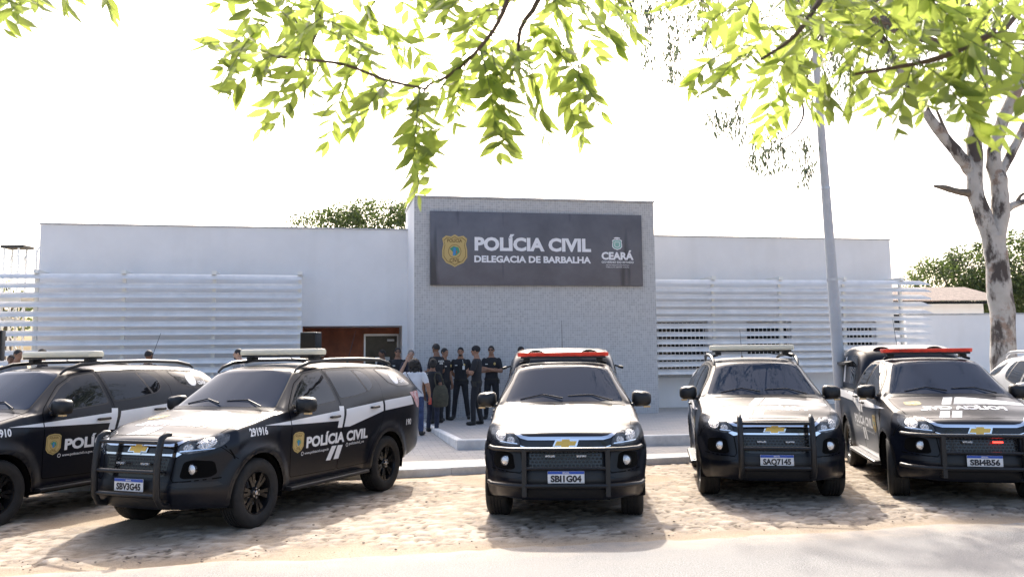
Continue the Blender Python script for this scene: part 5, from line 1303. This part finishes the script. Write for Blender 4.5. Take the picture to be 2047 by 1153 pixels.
for i, (pp, rr) in enumerate((([G(1944, 345), G(1908, 300), G(1868, 250), G(1820, 175), G(1770, 90), G(1700, -20, 17), G(1600, -140, 16.5)], [.13, .11, .10, .085, .075, .06, .04]),
               ([G(1998, 430), G(2022, 412), G(2050, 402), G(2100, 380)], [.10, .075, .06, .04]), ([G(2030, 412), G(2040, 392), G(2052, 385)], [.05, .03, .02]),
               ([G(1936, 386), G(1910, 382), G(1890, 376), G(1866, 372)], [.085, .06, .06, .02]), ([G(2000, 345), G(2025, 300), G(2047, 255), G(2075, 200)], [.10, .085, .08, .06]),
               ([G(1905, 300), G(1890, 262), G(1870, 215)], [.05, .035, .02]))):
    P, Q = bumpy(gl(pp), rr, 4, 10+i); m_ = MB(); m_.tube(P, Q, 10); m_.build('branch', bark if i in (0, 1, 4) else bbark, gt, True)
# drooping sprays, each on its own hanging twig, and the upper crown
hang = [(1290, -60, 60, 15.6), (1262, -40, 45, 15.9), (1300, 10, 130, 15.5), (1352, 20, 150, 15.8), (1335, 60, 165, 15.5), (1375, 10, 85, 16), (1418, 40, 105, 15.7), (1330, -50, 40, 16.2), (1428, 215, 268, 15.6), (1470, 200, 285, 15.8), (1456, 230, 262, 15.7), (1512, 255, 340, 15.4), (1526, 290, 352, 15.5), (1560, 280, 335, 15.6), (1603, 270, 330, 15.6), (1616, 320, 368, 15.4), (1545, 255, 300, 15.8), (1400, -20, 30, 16.1), (1250, -20, 75, 15.8)]
lf = MB(); tw = MB(); r = random.Random(5)
anchors = [G(1700, -20, 17), G(1600, -140, 16.5), G(1500, -160, 16.2), G(1380, -150, 16)]
for (u, v0, v1, Y) in hang:
    a, c = G(u, v0, Y), G(u+r.uniform(-10, 14), v1, Y); up_ = min(anchors, key=lambda q: (q-a).length)
    tw.tube(gl([up_, up_.lerp(a, .6)+Vector((0, 0, .25)), a, a.lerp(c, .5)+Vector((r.uniform(-.05, .05), 0, 0)), c]), [.02, .012, .008, .006, .003], 5)
    nL = int((v1-v0)*.9)+24
    for k in range(nL):
        t = r.random(); p = a.lerp(c, t) + Vector((r.gauss(0, .07), r.gauss(0, .09), r.gauss(0, .03))); leafq(lf, p-base, Vector((r.gauss(0, .28), r.gauss(0, .28), -1)), rv(r), r.uniform(.10, .17), .017, .05)
pts = gl([G(1700, -20, 17), G(1600, -140, 16.5), G(1500, -160, 16.2), G(1380, -150, 16), G(1230, -120, 15.8)])
P, Q = bumpy(pts, [.06, .05, .045, .035, .02], 4, 31); MB().tube(P, Q, 8).build('branch', bbark, gt, True)
P, Q = bumpy(gl([G(1600, 190, 16.2), G(1606, 230, 15.9), G(1588, 262, 15.7), G(1560, 280, 15.6), G(1520, 285, 15.5)]), [.02, .018, .014, .01, .006], 4, 33); MB().tube(P, Q, 6).build('branch', bbark, gt, True)
MB().tube(gl([G(1700, -20, 17), G(1640, 80, 16.6), G(1600, 190, 16.2)]), [.05, .03, .02], 7).build('branch', bbark, gt, True)
blobs = [(1560, 60, 16.4, .9, .7), (1650, 110, 16.6, .9, .7), (1760, 60, 17, 1.0, .9), (1850, 110, 17.2, .9, .7), (1500, -40, 16, 1.1, .8), (1700, -90, 16.5, 1.4, .9), (1900, -60, 17.5, 1.5, 1.0), (2040, 40, 17.6, 1.1, 1.0), (1350, -130, 15.8, 1.1, .6), (1980, -260, 18, 2.2, 1.4), (1700, -300, 17, 2.2, 1.3), (1450, -300, 16, 1.9, 1.1), (2200, -80, 17.5, 1.8, 1.5), (1180, -70, 24, .9, .4), (1225, -55, 24.5, .9, .4), (1290, -60, 24.5, 1.1, .5), (1350, -75, 24, 1.0, .5), (1400, -60, 24.5, 1.0, .5), (1260, -100, 24.5, 1.0, .5), (1440, -50, 24, .8, .4), (1340, -45, 25, .8, .4)]
for i, (u, v, Y, R1, R2) in enumerate(blobs):
    c = G(u, v, Y)-base; rr = random.Random(100+i); nC = int(26*R1*R2)
    MB().tube([gl([G(1960, 100)])[0].lerp(c, .15), gl([G(1960, 60)])[0].lerp(c, .6)+Vector((0, 0, .3)), c], [.06, .04, .015], 6).build('branch', bbark, gt, True)
    for q in range(nC):
        cc = c + Vector((rr.gauss(0, R1*.5), rr.gauss(0, R1*.5), rr.gauss(0, R2*.5)))
        for k in range(26): leafq(lf, cc+Vector((rr.gauss(0, .10), rr.gauss(0, .10), -abs(rr.gauss(0, .28)))), Vector((rr.gauss(0, .35), rr.gauss(0, .35), -1)), rv(rr), rr.uniform(.11, .18), .018, .05)
tw.build('hanging_twigs', bbark, gt); lf.build('foliage', gumleaf, gt)

# ------------------------------------------------------------------ neem tree over the camera
nbase = Vector((5.2, -2.2, 0))
nm = empty('neem_tree', nbase, 0, 'neem tree whose leafy yellow-green branches hang across the top of the picture', 'tree')
NL = MB(); NT = MB(); r = random.Random(21)
def leaflet(p, d, nrm, L_, wd, curl):
    d = d.normalized(); s = d.cross(nrm); s = s.normalized() if s.length > 1e-3 else d.orthogonal().normalized(); n_ = s.cross(d).normalized()
    prof = [(0, .04), (.12, .55), (.28, .92), (.45, 1.0), (.62, .80), (.80, .42), (.92, .17), (1, 0)]
    vs = []; 
    for t, w in prof:
        c = p + d*L_*t + n_*(-curl*L_*t*t) + s*(L_*.13*t*t); j = 1 + .06*(1 if int(t*17) % 2 else -1)
        vs += [c + s*wd*w*j*1.08 + n_*wd*.22*w, c, c - s*wd*w*.9 + n_*wd*.22*w]
    fs = []
    for i in range(len(prof)-1):
        fs += [(i*3, i*3+1, i*3+4, i*3+3), (i*3+1, i*3+2, i*3+5, i*3+4)]
    NL.add([v-nbase for v in vs], fs)
def compound(p, d, droop, L_, pairs, size):
    """one pinnate leaf: a rachis with paired leaflets"""
    d = d.normalized(); pts = []; q = Vector(p); dd_ = Vector(d); n_ = pairs+2
    for i in range(n_+1):
        pts.append(q.copy()); q = q + dd_*(L_/n_); dd_ = (dd_ + Vector((0, 0, -droop/n_))).normalized()
    NT.tube([v-nbase for v in pts], [.0022-.0014*i/n_ for i in range(n_+1)], 4)
    side = d.cross(Vector((0, 0, 1))); side = side.normalized() if side.length > .1 else Vector((1, 0, 0))
    side = (side + Vector((r.gauss(0, .5), r.gauss(0, .5), r.gauss(0, .25)))).normalized()
    for i in range(1, n_+1):
        t = i/n_; ax = (pts[i]-pts[i-1]).normalized(); sc = size*(.62+.5*math.sin(math.pi*min(1, .15+t*.75)))*r.uniform(.85, 1.12)
        for s in (-1, 1):
            if i == n_ and s > 0: dr = ax
            else: dr = side*s*.9 + ax*.62 + Vector((0, 0, -.32)) + Vector((r.gauss(0, .2), r.gauss(0, .2), r.gauss(0, .2)))
            nn = ax.cross(side) + Vector((r.gauss(0, .6), r.gauss(0, .6), r.gauss(0, .6)))
            if r.random() < .06: continue
            leaflet(pts[i], dr, nn, sc, sc*.165, r.uniform(-.1, .35))
A_ = lambda u, v, Y: aty(u, v, Y)
# (start, end, depth) of the sprays one can tell apart
SP = [(560, 118, 398, 92, 2.0), (545, 110, 470, 190, 2.0), (600, 120, 525, 262, 2.05), (640, 130, 560, 250, 2.0), (640, 40, 735, 130, 1.95), (560, 20, 640, 150, 2.1), (700, 150, 660, 285, 2.05), (700, 60, 760, 210, 2.0), (760, 160, 700, 275, 2.1), (790, 150, 735, 240, 1.9),
      (840, 175, 828, 330, 2.0), (838, 260, 836, 395, 2.0), (842, 185, 845, 320, 2.03), (880, 150, 800, 215, 2.05), (610, -20, 690, 70, 2.0), (520, -30, 500, 60, 2.0), (760, -40, 830, 60, 2.0), (690, -30, 790, 110, 2.1), (480, 60, 455, 170, 2.15), (870, 165, 930, 205, 2.2),
      (1010, 20, 885, 70, 2.0), (960, 100, 985, 240, 1.95), (980, 90, 1010, 300, 2.0), (1000, 60, 1060, 230, 2.0), (1050, 100, 1085, 260, 2.05), (1040, 40, 1170, 150, 1.95), (1080, 80, 1190, 230, 2.1), (1100, 120, 1150, 275, 2.1), (1020, 150, 1000, 310, 2.05), (1150, -10, 1220, 90, 2.0), (1100, -30, 1190, 60, 1.9), (960, 30, 930, 90, 2.0), (1200, -30, 1260, 30, 2.2), (930, 130, 910, 250, 2.3),
      (1480, 20, 1410, 70, 1.8), (1540, 60, 1480, 150, 1.85), (1440, -20, 1330, 20, 1.9), (1500, 100, 1430, 200, 2.0), (1570, 120, 1530, 270, 1.9), (1600, 130, 1560, 250, 1.9), (1640, 110, 1655, 215, 1.85), (1700, 120, 1700, 215, 1.85), (1720, 120, 1760, 235, 1.9), (1830, 120, 1800, 255, 1.8), (1880, 150, 1850, 225, 1.85), (1900, 180, 1950, 285, 1.75), (1950, 130, 2000, 275, 1.75), (2010, 110, 2060, 240, 1.7), (1960, 60, 2060, 150, 1.6), (1860, 60, 1990, 140, 1.7), (1760, 60, 1680, 170, 1.8), (1620, 20, 1720, 120, 1.8), (1560, -20, 1600, 90, 1.85), (1690, -20, 1800, 80, 1.75), (1800, -30, 1900, 60, 1.7), (1900, -30, 2040, 50, 1.6), (1980, 20, 1930, 130, 1.65),
      (30, -40, 8, 60, 1.9), (60, -50, 75, 35, 1.95), (90, -60, 60, 20, 2.1), (190, -70, 215, 25, 2.2), (-30, -10, 30, 40, 1.8), (120, -50, 130, 12, 2.0)]
for (u0, v0, u1, v1, Y) in SP:
    a, c = A_(u0, v0, Y), A_(u1, v1, Y*r.uniform(.92, 1.06)); L_ = (c-a).length; n_ = max(3, int(L_/.034)); d = (c-a)
    compound(a, d + Vector((0, 0, .35*L_)), .75, L_*1.03, n_, r.uniform(.060, .076))
# fill between them
for (u0, u1, v0, v1, Y0, Y1, k) in ((500, 820, -60, 110, 1.9, 2.5, 20), (930, 1180, -60, 130, 1.95, 2.6, 22), (1400, 2060, -80, 120, 1.7, 2.5, 48), (1750, 2060, 40, 150, 1.6, 2.3, 9), (850, 900, -80, -40, 2, 2.4, 2)):
    for q in range(k):
        a = A_(r.uniform(u0, u1), r.uniform(v0, v1), r.uniform(Y0, Y1)); d = Vector((r.gauss(0, .6), r.gauss(0, .5), r.uniform(-.9, .1))); L_ = r.uniform(.12, .21); compound(a, d, .9, L_, max(2, int(L_/.034)), r.uniform(.052, .074))
# twigs and limbs leading up out of the frame
def branch(pp, rr, name='branch'):
    P, Q = bumpy([q-nbase for q in pp], rr, 4, r.randint(1, 999)); MB().tube(P, Q, 7).build(name, brown, nm, True)
L1, L2, L3 = A_(600, -420, 2.4), A_(1100, -420, 2.4), A_(1750, -420, 2.2)
branch([L2, A_(1030, -80, 2.05), A_(1005, 25, 2.0), A_(960, 95, 2.0), A_(900, 150, 2.0), A_(850, 178, 2.0), A_(830, 260, 2.0)], [.012, .008, .006, .0045, .004, .003, .002])
branch([A_(850, 178, 2.0), A_(770, 160, 2.0), A_(690, 130, 2.0), A_(600, 118, 2.0), A_(545, 112, 2.0)], [.003, .004, .004, .003, .002])
branch([L1, A_(640, -90, 2.1), A_(640, 40, 2.05), A_(610, 110, 2.0)], [.012, .008, .005, .003])
branch([L2, A_(1090, -60, 2.05), A_(1040, 60, 2.0), A_(1040, 140, 2.0)], [.012, .008, .005, .003])
branch([L3, A_(1660, -60, 1.9), A_(1620, 30, 1.85), A_(1580, 80, 1.85), A_(1520, 120, 1.85)], [.012, .008, .006, .0045, .003])
branch([L3, A_(2080, 20, 1.75), A_(1980, 70, 1.75), A_(1880, 115, 1.75), A_(1790, 135, 1.8), A_(1700, 150, 1.85)], [.014, .009, .007, .006, .004, .003])
branch([L1, A_(150, -150, 2.1), A_(60, -60, 2.0)], [.012, .007, .004])
branch([nbase+Vector((-.2, 0, 2.6)), Vector((3.6, .6, 4.2)), L3+Vector((.4, 0, .5)), L3, L2, L1], [.11, .08, .05, .03, .02, .012])
P, Q = bumpy([Vector((0, 0, -.1)), Vector((.05, 0, 1)), Vector((-.1, .05, 2)), Vector((-.3, .1, 3.2)), Vector((-.2, .3, 4.5))], [.24, .19, .17, .15, .1], 4, 77); MB().tube(P, Q, 14).build('trunk', bbark, nm, True)
NT.build('twigs', mat('leaf_stalk', (.10, .14, .03), .6), nm); NL.build('foliage', neemleaf, nm, True)
uc = MB()
for i, c in enumerate(((4.6, -1.8, 5.3), (3.2, -2.6, 5.6), (6.4, -2.2, 5.4), (5.0, -3.8, 5.8))): crown(uc, Vector(c)-nbase, (1.3, 1.2, .8), 700, .11, 300+i)
uc.build('upper_crown', neemleaf, nm)
